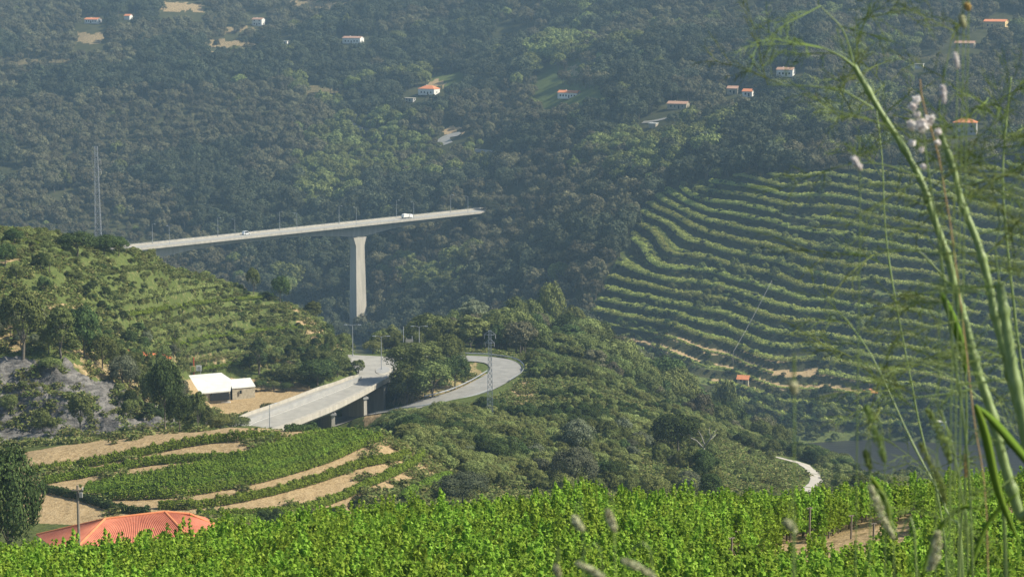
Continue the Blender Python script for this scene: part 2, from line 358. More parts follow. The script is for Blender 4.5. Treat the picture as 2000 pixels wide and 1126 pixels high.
def groundmat():
    m, t, n, l = new_mat('ground')
    g = N(n, 'ShaderNodeNewGeometry'); pos = g.outputs['Position']
    at_ = N(n, 'ShaderNodeAttribute', attribute_name='zone')
    sep = N(n, 'ShaderNodeSeparateColor'); l.new(at_.outputs['Color'], sep.inputs[0])
    n1 = noise(n, l, .12, 6, pos, .65); n2 = noise(n, l, .9, 5, pos, .7); n3 = noise(n, l, .02, 4, pos)
    floor_ = ramp(n, l, n1, [(.3, (.035, .04, .02)), (.7, (.075, .075, .035))])
    grass = ramp(n, l, n2, [(.25, (.055, .08, .022)), (.5, (.095, .12, .036)), (.8, (.16, .165, .065))])
    n4 = noise(n, l, 3.5, 6, pos, .75); mx4 = N(n, 'ShaderNodeMath', operation='ADD'); sc4 = N(n, 'ShaderNodeMath', operation='MULTIPLY_ADD'); l.new(n4, sc4.inputs[0]); sc4.inputs[1].default_value = 1.3; sc4.inputs[2].default_value = -.65; l.new(sc4.outputs[0], mx4.inputs[0]); l.new(n2, mx4.inputs[1])
    soil = ramp(n, l, mx4.outputs[0], [(.2, (.2, .14, .07)), (.5, (.35, .255, .135)), (.8, (.46, .355, .21))])
    # strata of the cut rock
    mp = N(n, 'ShaderNodeMapping'); mp.inputs['Rotation'].default_value = (.3, .5, .2); mp.inputs['Scale'].default_value = (.5, .5, 1.6); l.new(pos, mp.inputs[0])
    nr = noise(n, l, .9, 9, mp.outputs[0], .75)
    rock = ramp(n, l, nr, [(.3, (.045, .042, .038)), (.45, (.105, .1, .092)), (.58, (.2, .19, .175)), (.75, (.3, .24, .155))])
    def soft(ch, lo, hi):
        ad = N(n, 'ShaderNodeMath', operation='ADD'); l.new(ch, ad.inputs[0])
        mm_ = N(n, 'ShaderNodeMath', operation='MULTIPLY_ADD'); l.new(n2, mm_.inputs[0]); mm_.inputs[1].default_value = .8; mm_.inputs[2].default_value = -.4
        l.new(mm_.outputs[0], ad.inputs[1])
        mr = N(n, 'ShaderNodeMapRange'); l.new(ad.outputs[0], mr.inputs[0]); mr.inputs[1].default_value = lo; mr.inputs[2].default_value = hi; return mr.outputs[0]
    c = mixc(n, l, soft(sep.outputs[2], .4, .6), floor_, grass)
    c = mixc(n, l, soft(sep.outputs[0], .35, .6), c, soil)
    c = mixc(n, l, soft(sep.outputs[1], .35, .55), c, rock)
    b = N(n, 'ShaderNodeBsdfDiffuse'); l.new(c, b.inputs[0])
    bp = N(n, 'ShaderNodeBump'); bp.inputs['Strength'].default_value = .8; bp.inputs['Distance'].default_value = .5
    l.new(n2, bp.inputs['Height']); l.new(bp.outputs[0], b.inputs['Normal'])
    o = N(n, 'ShaderNodeOutputMaterial'); l.new(b.outputs[0], o.inputs[0]); return m
M['ground'] = groundmat()

# ------------------------------------------------------------------ object helpers
def tag(o, label=None, cat=None, group=None, kind=None):
    if label: o['label'] = label
    if cat: o['category'] = cat
    if group: o['group'] = group
    if kind: o['kind'] = kind
    return o
def empty(name, loc, rz=0):
    o = bpy.data.objects.new(name, None); C.objects.link(o); o.location = loc; o.rotation_euler = (0, 0, rz)
    o.empty_display_size = .5; return o
class MB:
    def __init__(s): s.v = []; s.f = []
    def add(s, vs, fs):
        b = len(s.v); s.v += [tuple(p) for p in vs]; s.f += [tuple(i + b for i in f) for f in fs]; return s
    def box(s, c, d, rz=0, taper=1.0):
        x, y, z = c; dx, dy, dz = d[0] / 2, d[1] / 2, d[2] / 2; vs = []
        for k, (sx, sy, sz) in enumerate([(-1, -1, -1), (1, -1, -1), (1, 1, -1), (-1, 1, -1), (-1, -1, 1), (1, -1, 1), (1, 1, 1), (-1, 1, 1)]):
            tt = taper if sz > 0 else 1
            px_, py_ = sx * dx * tt, sy * dy * tt
            vs.append((x + px_ * cos(rz) - py_ * sin(rz), y + px_ * sin(rz) + py_ * cos(rz), z + sz * dz))
        return s.add(vs, [(3, 2, 1, 0), (4, 5, 6, 7), (0, 1, 5, 4), (1, 2, 6, 5), (2, 3, 7, 6), (3, 0, 4, 7)])
    def tube(s, pts, rad, n=6):
        pts = [Vector(p) for p in pts]; m = len(pts)
        rad = rad if hasattr(rad, '__len__') else [rad] * m
        rings = []; up = Vector((0, 0, 1))
        d0 = (pts[1] - pts[0]).normalized(); u = d0.orthogonal().normalized()
        for i, p in enumerate(pts):
            d = (pts[min(i + 1, m - 1)] - pts[max(i - 1, 0)]).normalized()
            u = (u - d * u.dot(d)); u = u.normalized() if u.length > 1e-6 else d.orthogonal().normalized()
            v = d.cross(u)
            rings.append([p + (u * cos(2 * pi * k / n) + v * sin(2 * pi * k / n)) * rad[i] for k in range(n)])
        vs = [q for r in rings for q in r]
        fs = [(i * n + k, i * n + (k + 1) % n, (i + 1) * n + (k + 1) % n, (i + 1) * n + k) for i in range(m - 1) for k in range(n)]
        fs += [tuple(range(n - 1, -1, -1)), tuple(range((m - 1) * n, m * n))]
        return s.add(vs, fs)
    def sweep(s, secs):
        n = len(secs[0]); vs = [p for q in secs for p in q]
        fs = [(i * n + k, i * n + (k + 1) % n, (i + 1) * n + (k + 1) % n, (i + 1) * n + k) for i in range(len(secs) - 1) for k in range(n)]
        fs += [tuple(range(n - 1, -1, -1)), tuple(range((len(secs) - 1) * n, len(secs) * n))]
        return s.add(vs, fs)
    def build(s, name, mat, parent=None, smooth=False):
        me = bpy.data.meshes.new(name); me.from_pydata(s.v, [], s.f); me.validate(); me.materials.append(mat)
        if smooth: me.polygons.foreach_set('use_smooth', [True] * len(me.polygons))
        o = bpy.data.objects.new(name, me); C.objects.link(o); o.parent = parent; return o
def np_mesh(name, V, Q, mats, midx=None, smooth=False):
    """V (n,3), Q (m,4) quads"""
    me = bpy.data.meshes.new(name)
    V = np.ascontiguousarray(V, np.float32); Q = np.ascontiguousarray(Q, np.int32)
    me.vertices.add(len(V)); me.vertices.foreach_set('co', V.ravel())
    me.loops.add(Q.size); me.loops.foreach_set('vertex_index', Q.ravel())
    me.polygons.add(len(Q)); me.polygons.foreach_set('loop_start', np.arange(0, Q.size, Q.shape[1], dtype=np.int32))
    for m_ in mats: me.materials.append(m_)
    if midx is not None: me.polygons.foreach_set('material_index', np.ascontiguousarray(midx, np.int32))
    if smooth: me.polygons.foreach_set('use_smooth', np.ones(len(Q), bool))
    me.update(calc_edges=True); return me
def link(name, me, parent=None):
    o = bpy.data.objects.new(name, me); C.objects.link(o); o.parent = parent; return o
def leaves(P_, Nn, size, rs=rs, aspect=1.0, bend=.25):
    """one bent four-point leaf per point, facing Nn"""
    n = len(P_); Nn = Nn / (np.linalg.norm(Nn, axis=1, keepdims=True) + 1e-9)
    r = rs.randn(n, 3); U = np.cross(Nn, r); U /= np.linalg.norm(U, axis=1, keepdims=True) + 1e-9
    W = np.cross(Nn, U); sz = (size * (.6 + .8 * rs.rand(n)))[:, None] * .5
    c = P_
    V = np.stack([c - U * sz * aspect, c - W * sz * .8 + Nn * sz * bend, c + U * sz * aspect, c + W * sz * .8 + Nn * sz * bend], 1).reshape(-1, 3)
    Q = np.arange(4 * n).reshape(n, 4); return V, Q
def join(parts):
    Vs = []; Qs = []; b = 0; mi = []
    for k, (V, Q) in enumerate(parts):
        Vs.append(V); Qs.append(Q + b); b += len(V); mi.append(np.full(len(Q), k))
    return np.concatenate(Vs), np.concatenate(Qs), np.concatenate(mi)
def trunkmesh(limbs, n=6):
    Vs = []; Qs = []; b = 0
    for pts, rad in limbs:
        mb = MB(); mb.tube(pts, rad, n)
        q = np.array([f for f in mb.f if len(f) == 4]); Vs.append(np.array(mb.v)); Qs.append(q + b); b += len(mb.v)
    return np.concatenate(Vs), np.concatenate(Qs)

# ------------------------------------------------------------------ ground sheet
PX, PY = proj(GX, GY, Z)
QX = PX; QY = PY
jit = F / GY * np.where(GY > 1000, 5.0, 1.6)
PX = PX + jit * 1.4 * fbm(GX / 3.5, GY / 5, 3); PY = PY + jit * .5 * fbm(GX / 4 + 40, GY / 6, 3)
def near(lo, hi): return (GY > lo) & (GY < hi)
soil = np.zeros_like(Z); rock = np.zeros_like(Z); green = np.zeros_like(Z)
soil[near(60, 125)] = .62; green[near(60, 130)] = 1; green[near(2, 60)] = 1
soil[(mm > .3) & near(318, 395)] = .85
soil[inpoly(PX, PY, [(780, 940), (880, 925), (905, 990), (700, 1010)]) & near(318, 400)] = .3
green[near(125, 1000)] = .55
green[near(400, 700)] = .8
CLIFFSOIL = [[(130, 680), (200, 690), (300, 740), (345, 800), (262, 790), (210, 745), (160, 730)], [(-20, 620), (40, 640), (60, 684), (-20, 690)], [(240, 775), (330, 790), (345, 845), (230, 862)]]
for p_ in CLIFFSOIL: soil[inpoly(PX, PY, p_) & near(400, 520)] = .55
rock[rockm] = .8
SOILP = [([(350, 742), (470, 738), (600, 748), (640, 765), (530, 806), (440, 808), (350, 790)], 520, 640, .95),
         ([(235, 520), (420, 545), (560, 585), (640, 655), (665, 700), (600, 730), (480, 715), (330, 690), (225, 640)], 450, 660, .3),
         ([(560, 580), (600, 600), (660, 670), (680, 700), (640, 700), (590, 640)], 450, 660, .62),
         ([(90, 590), (160, 590), (160, 604), (90, 604)], 440, 560, .8), ([(20, 455), (110, 480), (70, 500), (0, 520)], 440, 560, .55),
         ([(240, 682), (340, 690), (560, 700), (600, 722), (400, 715), (240, 697)], 450, 640, .45),
         ([(985, 790), (1010, 745), (1030, 738), (1045, 755), (1040, 780), (1000, 800)], 480, 640, .7),
         ([(740, 790), (770, 770), (900, 715), (935, 705), (945, 730), (900, 765), (800, 788)], 500, 650, .5),
         ([(705, 800), (745, 775), (745, 800), (710, 838)], 400, 650, .8),
         ([(1200, 636), (1330, 660), (1460, 684), (1700, 740), (1720, 782), (1440, 722), (1200, 662)], 860, 1150, .95),
         ([(1390, 732), (1540, 745), (1640, 764), (1640, 784), (1390, 756)], 860, 1150, .9),
         ([(310, 2), (400, 8), (398, 24), (318, 24)], 1500, 2600, .55), ([(150, 62), (205, 66), (200, 88), (150, 84)], 1500, 2600, .5),
         ([(425, 52), (490, 50), (505, 60), (435, 66)], 1500, 2600, .5), ([(355, 82), (470, 76), (545, 84), (440, 98)], 1500, 2600, .5), ([(0, 116), (142, 110), (152, 124), (0, 132)], 1500, 2600, .4), ([(560, 0), (690, 4), (690, 18), (565, 14)], 1500, 2600, .5), ([(590, 166), (682, 170), (692, 186), (600, 188)], 1200, 2600, .4), ([(340, 104), (420, 100), (425, 112), (345, 114)], 1500, 2600, .5), ([(1700, 98), (1860, 106), (1860, 120), (1700, 114)], 1100, 2600, .35), ([(1380, 88), (1420, 86), (1442, 100), (1390, 104)], 1100, 2600, .4), ([(1105, 130), (1130, 126), (1140, 150), (1110, 150)], 1000, 2600, .5),
         ([(862, 248), (906, 248), (900, 262), (862, 264)], 1200, 2000, .8), ([(845, 155), (870, 155), (865, 172), (830, 172)], 1200, 2200, .7),
         ([(1340, 865), (1400, 872), (1480, 890), (1490, 900), (1400, 885), (1340, 880)], 400, 700, .55)]
for p_, lo, hi, v in SOILP: soil[inpoly(PX, PY, p_) & near(lo, hi)] = v
GREENP = [[(1000, 130), (1130, 115), (1160, 160), (1200, 200), (1150, 215), (1040, 215), (1000, 180)], [(830, 148), (906, 140), (912, 160), (850, 172)], [(1240, 890), (1420, 868), (1540, 885), (1600, 930), (1560, 965), (1240, 960)]]
for p_ in GREENP: green[inpoly(PX, PY, p_)] = 1
green[(terrs > .3)] = 1; soil[(terrs > .3) & (soil < .2)] = .3
# risers of the terraces: dry-stone and brush, their shade put in as dark ground colour
riser = (terrs > .5) & (fr < .3); green[riser] = 0; soil[riser] = 0; rock[riser] = .12
zone = np.stack([soil, rock, green, np.ones_like(Z)], -1).astype(np.float32)
nr_ = len(YR)
ii = (np.arange(nr_ - 1)[:, None] * NA + np.arange(NA - 1)[None, :]).ravel()
Q = np.stack([ii, ii + 1, ii + NA + 1, ii + NA], 1)
gm = np_mesh('ground', np.stack([GX, GY, Z], -1).reshape(-1, 3), Q, [M['ground']], smooth=True)
ca = gm.attributes.new('zone', 'FLOAT_COLOR', 'POINT'); ca.data.foreach_set('color', zone.ravel())
tag(link('ground', gm), kind='structure')

# river
def watermat():
    m, t, n, l = new_mat('river_water'); b = N(n, 'ShaderNodeBsdfPrincipled'); b.inputs['Base Color'].default_value = (.03, .03, .03, 1)
    b.inputs['Roughness'].default_value = .3; b.inputs['Specular IOR Level'].default_value = .3; g = N(n, 'ShaderNodeNewGeometry'); mp = N(n, 'ShaderNodeMapping'); mp.inputs['Scale'].default_value = (.3, 1, 1); l.new(g.outputs['Position'], mp.inputs[0])
    bp = N(n, 'ShaderNodeBump'); bp.inputs['Distance'].default_value = .15; l.new(noise(n, l, .5, 4, mp.outputs[0]), bp.inputs['Height']); l.new(bp.outputs[0], b.inputs['Normal'])
    o = N(n, 'ShaderNodeOutputMaterial'); l.new(b.outputs[0], o.inputs[0]); return m
mb = MB(); mb.add([(70, 780, -200), (420, 780, -200), (420, 985, -200), (70, 985, -200)], [(0, 1, 2, 3)])
tag(mb.build('river', watermat()), kind='structure')

# ------------------------------------------------------------------ roads
def ngon_sheet(name, poly, z, mat, thick=0.0):
    mb = MB(); n = len(poly)
    mb.add([(p[0], p[1], z) for p in poly], [tuple(range(n))])
    return mb.build(name, mat)
def strip(name, pts, half, mat, lift=.1, drape=False, sub=4):
    pts = smooth_pts([Vector(p) for p in pts], sub) if sub else pts
    vs = []; fs = []
    nn = 5
    for i, p in enumerate(pts):
        d = (pts[min(i + 1, len(pts) - 1)] - pts[max(0, i - 1)]); d.z = 0; d.normalize(); s_ = Vector((-d.y, d.x, 0))
        for k in range(nn):
            q = p + s_ * half * (k / (nn - 1) * 2 - 1)
            if drape: q.z = float(zt(q.x, q.y)) + lift
            else: q.z = p.z + lift
            vs.append(q)
    for i in range(len(pts) - 1):
        for k in range(nn - 1): fs.append((i * nn + k, i * nn + k + 1, (i + 1) * nn + k + 1, (i + 1) * nn + k))
    mb = MB(); mb.add(vs, fs); return tag(mb.build(name, mat), kind='structure'), pts
# junction area (on the ground part)
JG = [JW[i] for i in (0, 1, 2, 3, 4, 5)] + [atz(735, 745, ZR), atz(700, 742, ZR)] + [JW[i] for i in (18, 19, 20, 21)]
tag(ngon_sheet('road_junction', JG, ZR + .012, M['deckroad']), kind='structure')
strip('hairpin_road', HWs, 4.6, M['asphalt'], .02, sub=0)
tr, _ = strip('country_road', [hit(x, y) for x, y in [(1515, 893), (1545, 900), (1575, 912), (1595, 927), (1598, 940), (1583, 953), (1565, 962)]], 1.9, surf('pale_track', (.34, .31, .26), (.46, .42, .35), .4), .12, True)
for nm, pts_, hw in [('far_track', [(700, 222), (688, 232), (686, 242), (698, 250), (722, 256), (760, 262)], 3), ('far_road', [(900, 262), (878, 266), (866, 274), (872, 283)], 4.5), ('far_lane', [(925, 294), (945, 297), (965, 299)], 2), ('far_path', [(1255, 240), (1275, 238), (1320, 228)], 1.5)]:
    strip(nm, [hit(x, y, 1000) for x, y in pts_], hw, M['asphalt'], .5, True)
# median island of the junction
isl = empty('traffic_island', atz(748, 723, ZR + .02))
mb = MB(); ctr = atz(748, 723, ZR)
ring = [(ctr.x * 0 + 2.2 * cos(t) + 0, 6.5 * sin(t)) for t in np.linspace(0, 2 * pi, 20, endpoint=False)]
mb.add([(x, y, 0) for x, y in ring] + [(x * .93, y * .93, .15) for x, y in ring], [tuple(range(20, 40))] + [(i, (i + 1) % 20, 20 + (i + 1) % 20, 20 + i) for i in range(20)])
mb.build('kerb', M['concrete'], isl); MB().add([(x * .85, y * .85, .165) for x, y in ring], [tuple(range(20))]).build('paving', M['concrete_grey'], isl)
tag(isl, 'small oval kerbed traffic island in the middle of the road junction', 'traffic island')

# ------------------------------------------------------------------ viaduct carrying the near road
via = empty('viaduct', atz(620, 800, ZR)); VO = via.location.copy()
def L(p, o=None): return Vector(p) - (o or VO)
Rt = [atz(x, y, ZR) for x, y in [(500, 862), (530, 846), (566, 832), (600, 818), (652, 797), (704, 771), (735, 754), (762, 738), (773, 722)]]
Lf = [atz(x, y, ZR) for x, y in [(440, 838), (476, 815), (520, 799), (568, 782), (620, 762), (655, 751), (684, 740), (700, 736), (720, 720)]]
Rs = smooth_pts(Rt, 4); Ls = smooth_pts(Lf, 4)
secs = []
for a_, b_ in zip(Ls, Rs):
    d = (b_ - a_).normalized()
    secs.append([L(a_), L(b_), L(b_) + Vector((0, 0, -.5)), L(b_) - d * 1.6 + Vector((0, 0, -1.5)), L(a_) + d * 1.6 + Vector((0, 0, -1.5)), L(a_) + Vector((0, 0, -.5))])
MB().sweep(secs).build('deck', M['deckroad'], via)
def wallstrip(pts, h, t, mat, name, parent, o, inward=None):
    secs = []
    for i, p in enumerate(pts):
        d = (pts[min(i + 1, len(pts) - 1)] - pts[max(0, i - 1)]).normalized(); s_ = Vector((-d.y, d.x, 0)) * t / 2
        q = p - o; secs.append([q - s_, q + s_, q + s_ + Vector((0, 0, h)), q - s_ + Vector((0, 0, h))])
    return MB().sweep(secs).build(name, mat, parent)
def lerp_line(a, b, t): return [x.lerp(y, t) for x, y in zip(a, b)]
wallstrip([p + Vector((0, 0, -.52)) for p in lerp_line(Ls, Rs, 1.012)], 1.35, .3, M['concrete'], 'parapet', via, VO)
wallstrip([p + Vector((0, 0, -.52)) for p in lerp_line(Ls, Rs, -.012)][:29], 1.3, .3, M['concrete'], 'parapet', via, VO)
wallstrip([p + Vector((0, 0, .004)) for p in lerp_line(Ls, Rs, .3)][:26], 1.1, .5, M['concrete_grey'], 'median_barrier', via, VO)
wallstrip([p + Vector((0, 0, .004)) for p in lerp_line(Ls, Rs, .9)], .22, 1.4, M['concrete'], 'footway', via, VO)
for k in range(2):
    wallstrip([p + Vector((0, 0, .006)) for p in lerp_line(Ls, Rs, (.36, .84)[k])], .006, .14, M['paint_line'], 'edge_line', via, VO)
for i, f_ in ((10.5, 1), (16, 1), (21.3, 1), (26.5, 1)):
    i0 = int(i); a_ = Ls[i0].lerp(Ls[i0 + 1], i - i0); b_ = Rs[i0].lerp(Rs[i0 + 1], i - i0)
    d = (b_ - a_); ln = d.length; ang = atan2(d.y, d.x); c = a_.lerp(b_, .53) - VO
    MB().box((c.x, c.y, -6.2), (ln * .86, .9, 9.4), ang).build('pier_wall', M['concrete'], via)
    MB().box((c.x, c.y, -1.75), (ln * .9, 1.5, .5), ang).build('pier_cap', M['concrete_grey'], via)
a_, b_ = Ls[29], Rs[29]; d = b_ - a_; c = a_.lerp(b_, .55) - VO
MB().box((c.x, c.y, -5.7), (d.length * .8, 2.5, 8.2), atan2(d.y, d.x)).build('abutment', M['concrete_grey'], via)
tag(via, 'near curving concrete viaduct on wall piers leading from the vineyard to the junction', 'viaduct')

# guard rails round the hairpin
def guard_rail(pts, label, post_every=2):
    o0 = pts[0].copy(); root = empty('guard_rail', o0)
    pts = smooth_pts(pts, 4)
    secs = []
    for i, p in enumerate(pts):
        d = (pts[min(i + 1, len(pts) - 1)] - pts[max(0, i - 1)]).normalized(); s_ = Vector((-d.y, d.x, 0)) * .06; q = p - o0
        secs.append([q - s_ + Vector((0, 0, .45)), q + s_ + Vector((0, 0, .5)), q - s_ + Vector((0, 0, .6)), q + s_ + Vector((0, 0, .7)), q - s_ + Vector((0, 0, .78)), q - s_ * 1.6 + Vector((0, 0, .6))])
    MB().sweep(secs).build('rail', M['steel'], root)
    for p in pts[::post_every]:
        q = p - o0; MB().box((q.x, q.y, .1), (.16, .16, 1.2)).build('post', M['wood'], root)
    return tag(root, label, 'guard rail')
def off(pts, dd):
    out = []
    for i, p in enumerate(pts):
        d = (pts[min(i + 1, len(pts) - 1)] - pts[max(0, i - 1)]); d.z = 0; d.normalize(); out.append(p + Vector((-d.y, d.x, 0)) * dd)
    return out
guard_rail(off(HW[8:15], -5.0), 'curved steel guard rail round the outside of the hairpin bend', 2)
guard_rail(off(HW[3:8], -4.9), 'low guard rail on short posts along the downhill edge of the lower hairpin road', 2)
guard_rail(off(HW[5:10], 4.9), 'short guard rail on the inside of the hairpin below the leafy trees', 3)

# ------------------------------------------------------------------ tall bridge
NA_ = atz(267, 483.5, -141.0); NB_ = atz(922, 414, -141.0)
U = (NB_ - NA_); U.z = 0; LEN = U.length; U.normalize(); NV = Vector((-U.y, U.x, 0))
br = empty('road_bridge', NA_); BO = NA_.copy()
def bp_(s, w_, z): return U * s + NV * w_ + Vector((0, 0, z))
W = 16.0
def s_for_px(px, off_=0):
    lo, hi = -60, 320
    for _ in range(50):
        m_ = (lo + hi) / 2; q = BO + bp_(m_, off_, 0)
        if proj(q.x, q.y, q.z)[0] < px: lo = m_
        else: hi = m_
    return lo
SP1 = s_for_px(704, 5.2); SP0 = SP1 - 152; S0 = -42; S1 = LEN + 34; S2 = s_for_px(960, W / 2) + 6
def depth(s):
    d = 3.1 + 4.6 * max(0, 1 - abs(s - SP1) / 62) ** 2
    d = max(d, 3.1 + 4.6 * max(0, 1 - abs(s - SP0) / 62) ** 2)
    if s > SP1 + 55: d = 3.1 - 1.2 * min(1, (s - SP1 - 55) / 40)
    return d
slab = []; gird = []
ss = list(np.linspace(S0, S1, 60))
for s in ss:
    slab.append([bp_(s, 0, -1.1), bp_(s, 0, -1.45), bp_(s, 5.3, -1.9), bp_(s, W - 5.3, -1.9), bp_(s, W, -1.45), bp_(s, W, -1.1)])
    d = depth(s); gird.append([bp_(s, 5.4, -1.85), bp_(s, 5.7, -d - 1.0), bp_(s, W - 5.7, -d - 1.0), bp_(s, W - 5.4, -1.85)])
MB().sweep(slab).build('deck', M['deckroad'], br)
MB().sweep(gird).build('girder', M['concrete'], br)
for w_, nm in ((.12, 'parapet'), (W - .12, 'parapet')):
    MB().sweep([[bp_(s, w_ - .15, -1.5), bp_(s, w_ + .15, -1.5), bp_(s, w_ + .15, -.25), bp_(s, w_ - .15, -.25)] for s in ss]).build(nm, M['concrete'], br)
for w_ in (.12, W - .12):
    mb = MB(); mb.tube([bp_(s, w_, .0) for s in ss], .05, 4)
    for s in np.arange(S0 + 2, S1, 2.4): mb.box(tuple(bp_(s, w_, -.13)), (.06, .06, .24), atan2(U.y, U.x))
    mb.build('handrail', M['steel'], br)
for w_ in (5.2, W / 2, W - 5.2):
    MB().sweep([[bp_(s, w_ - .1, -1.09), bp_(s, w_ + .1, -1.09), bp_(s, w_ + .1, -1.085), bp_(s, w_ - .1, -1.085)] for s in ss]).build('lane_line', M['paint_line'], br)
for w_ in (1.3, W - 1.3):
    MB().sweep([[bp_(s, w_ - .9, -1.098), bp_(s, w_ + .9, -1.098), bp_(s, w_ + .9, -.95), bp_(s, w_ - .9, -.95)] for s in ss]).build('footway', M['concrete'], br)
def pier(s, zb):
    secs = []
    for k, t in enumerate(np.linspace(0, 1, 14)):
        z = -depth(s) - .9 + (zb + depth(s)) * t
        fl = 1.8 * max(0, 1 - t * 14) ** 2
        a_ = 3.2 + 1.0 * t + fl; b0 = 5.6 - 1.0 * t; b1 = W - 5.6 + 1.0 * t
        secs.append([bp_(s - a_, b0, z), bp_(s + a_, b0, z), bp_(s + a_, b1, z), bp_(s - a_, b1, z)])
    secs = secs[:1] + [[(p + q) / 2 for p, q in zip(secs[0], secs[1])]] + secs[1:]
    MB().sweep(secs[::-1]).build('pier', M['concrete'], br)
pier(SP1, -70); pier(SP0, -60)
tag(br, 'tall concrete road bridge with a haunched girder on a slender pier crossing the wooded valley', 'bridge')
# road beyond the bridge end
ap = [BO + bp_(s, W / 2 + .02 * (s - S1) ** 1.3, -1.1) for s in (S1 + .5, S1 + 8, S1 + 18)]
strip('approach_road', ap, 7, M['deckroad'], .02)

# ------------------------------------------------------------------ lamps
def dup(root, loc, rz=None):
    r = root.copy(); C.objects.link(r); r.location = loc
    if rz is not None: r.rotation_euler = (0, 0, rz)
    for ch in list(root.children):
        c = ch.copy(); C.objects.link(c); c.parent = r
        for g in ch.children: d = g.copy(); C.objects.link(d); d.parent = c
    return r
def lamp_proto(loc, h, arms):
    r = empty('street_lamp', loc)
    MB().tube([(0, 0, 0), (0, 0, .6), (0, 0, .62), (0, 0, h)], [.17, .17, .12, .07], 8).build('pole', M['steel'], r)
    for a_ in arms:
        MB().tube([(0, 0, h - .15), (a_ * .9, 0, h + .12), (a_ * 1.6, 0, h + .15)], [.05, .045, .04], 6).build('arm', M['steel'], r)
        MB().box((a_ * 2.0, 0, h + .14), (1.0, .34, .16), 0, .8).build('lamp_head', M['steel'], r)
    return r
near_l = [(331, 'first'), (459, 'second'), (580, 'third'), (696, 'fourth'), (808, 'fifth'), (914, 'sixth')]
ang = atan2(NV.y, NV.x); pl = None
for k, (px, nm) in enumerate(near_l):
    s = s_for_px(px, .55)
    for side, w_, rz, sd_ in (('near', .55, ang, 'near'), ('far', W - .55, ang + pi, 'far')):
        loc = BO + bp_(s, w_, -.95)
        if pl is None: pl = o = lamp_proto(loc, 10.5, (1,)); o.rotation_euler.z = rz
        else: o = dup(pl, loc, rz)
        tag(o, f'{nm} lamp post from the left on the {sd_} side of the tall bridge', 'street lamp', 'lamp posts on the tall bridge')
jl = None
for px, py, top, lb in [(689, 694, 633, 'twin-armed lamp post at the left end of the junction in front of the tall pier'), (745, 722, 655, 'twin-armed lamp post standing on the oval traffic island'), (819, 690, 636, 'twin-armed lamp post behind the leafy trees right of the blank board')]:
    loc = atz(px, py, ZR + .05); h = (py - top) / F * loc.y
    if jl is None: jl = lamp_proto(loc, 9.0, (-1, 1)); o = jl
    else: o = dup(jl, loc)
    o.scale.z = h / 9.0; tag(o, lb, 'street lamp', 'lamp posts at the junction')
p = hit(527, 843, 300, 560); p = atz(527, 846, ZR + .05)
o = lamp_proto(p, 9.0, (1,)); o.scale.z = 58 / F * p.y / 9.0; o.rotation_euler.z = .9; tag(o, 'thin lamp post at the near left end of the viaduct above the vineyard', 'street lamp', 'lamp posts at the junction')

# blank board with two posts
b0 = atz(799, 692, ZR); bd = empty('sign_board', b0)
for dx in (-1.6, .9): MB().tube([(dx, 0, 0), (dx, 0, 5.4 if dx > 0 else 8.2)], .1, 6).build('post', M['steel'], bd)
MB().box((.1, -.2, 3.4), (2.2, .08, 2.3)).build('panel', M['concrete'], bd); MB().tube([(-.7, 0, 0), (-.7, 0, 5)], .06, 6).build('post', M['steel'], bd)
tag(bd, 'pale blank board on grey posts beside the road behind the leafy tree', 'sign board')

# ------------------------------------------------------------------ lattice towers
def pylon(base, h, w0, w1, arms, label, n=12):
    r = empty('lattice_tower', base); mb = MB(); t_ = .055 * max(1, w0 / 2)
    cs = [(-1, -1), (1, -1), (1, 1), (-1, 1)]
    def P3(k, c): wv = w0 + (w1 - w0) * min(1, k / n / .93); return Vector((c[0] * wv / 2, c[1] * wv / 2, h * k / n))
    for c in cs: mb.tube([P3(k, c) for k in range(n + 1)], t_ * 1.2, 4)
    for k in range(n):
        for i in range(4):
            a_, b_ = cs[i], cs[(i + 1) % 4]
            mb.tube([P3(k, a_), P3(k + 1, b_)], t_ * .7, 4); mb.tube([P3(k, b_), P3(k + 1, a_)], t_ * .7, 4); mb.tube([P3(k + 1, a_), P3(k + 1, b_)], t_ * .7, 4)
    mb.build('mast', M['steel'], r)
    for z, ln in arms:
        a_ = MB()
        for sx in (-1, 1):
            a_.tube([(0, -w1 / 2, z), (sx * ln, 0, z + .1)], t_, 4); a_.tube([(0, w1 / 2, z), (sx * ln, 0, z + .1)], t_, 4); a_.tube([(0, 0, z + 1.1), (sx * ln, 0, z + .1)], t_, 4)
        ar = a_.build('cross_arm', M['steel'], r)
        for sx in (-1, 1): MB().tube([(sx * ln, 0, z + .1), (sx * ln, 0, z - .9)], [.09, .09], 6).build('insulator', M['concrete_grey'], ar)
    return tag(r, label, 'lattice tower')
b = hit(193, 497, 500, 560); Yb = 556; b = at(193, 500, Yb); b.z = min(b.z, float(zt(b.x, b.y)) + .2)
pylon(b, (498 - 280) / F * Yb, 1.7, .7, [(24.5, 1.1), (22, 1.1)], 'tall slim lattice tower standing on the crest of the left hill', 18)
b = hit(957, 822, 480, 600)
pylon(b, (822 - 640) / F * b.y, 1.5, .6, [(20.5, 1.3), (18.6, 1.0)], 'lattice tower rising from the scrub in front of the hairpin road', 16)

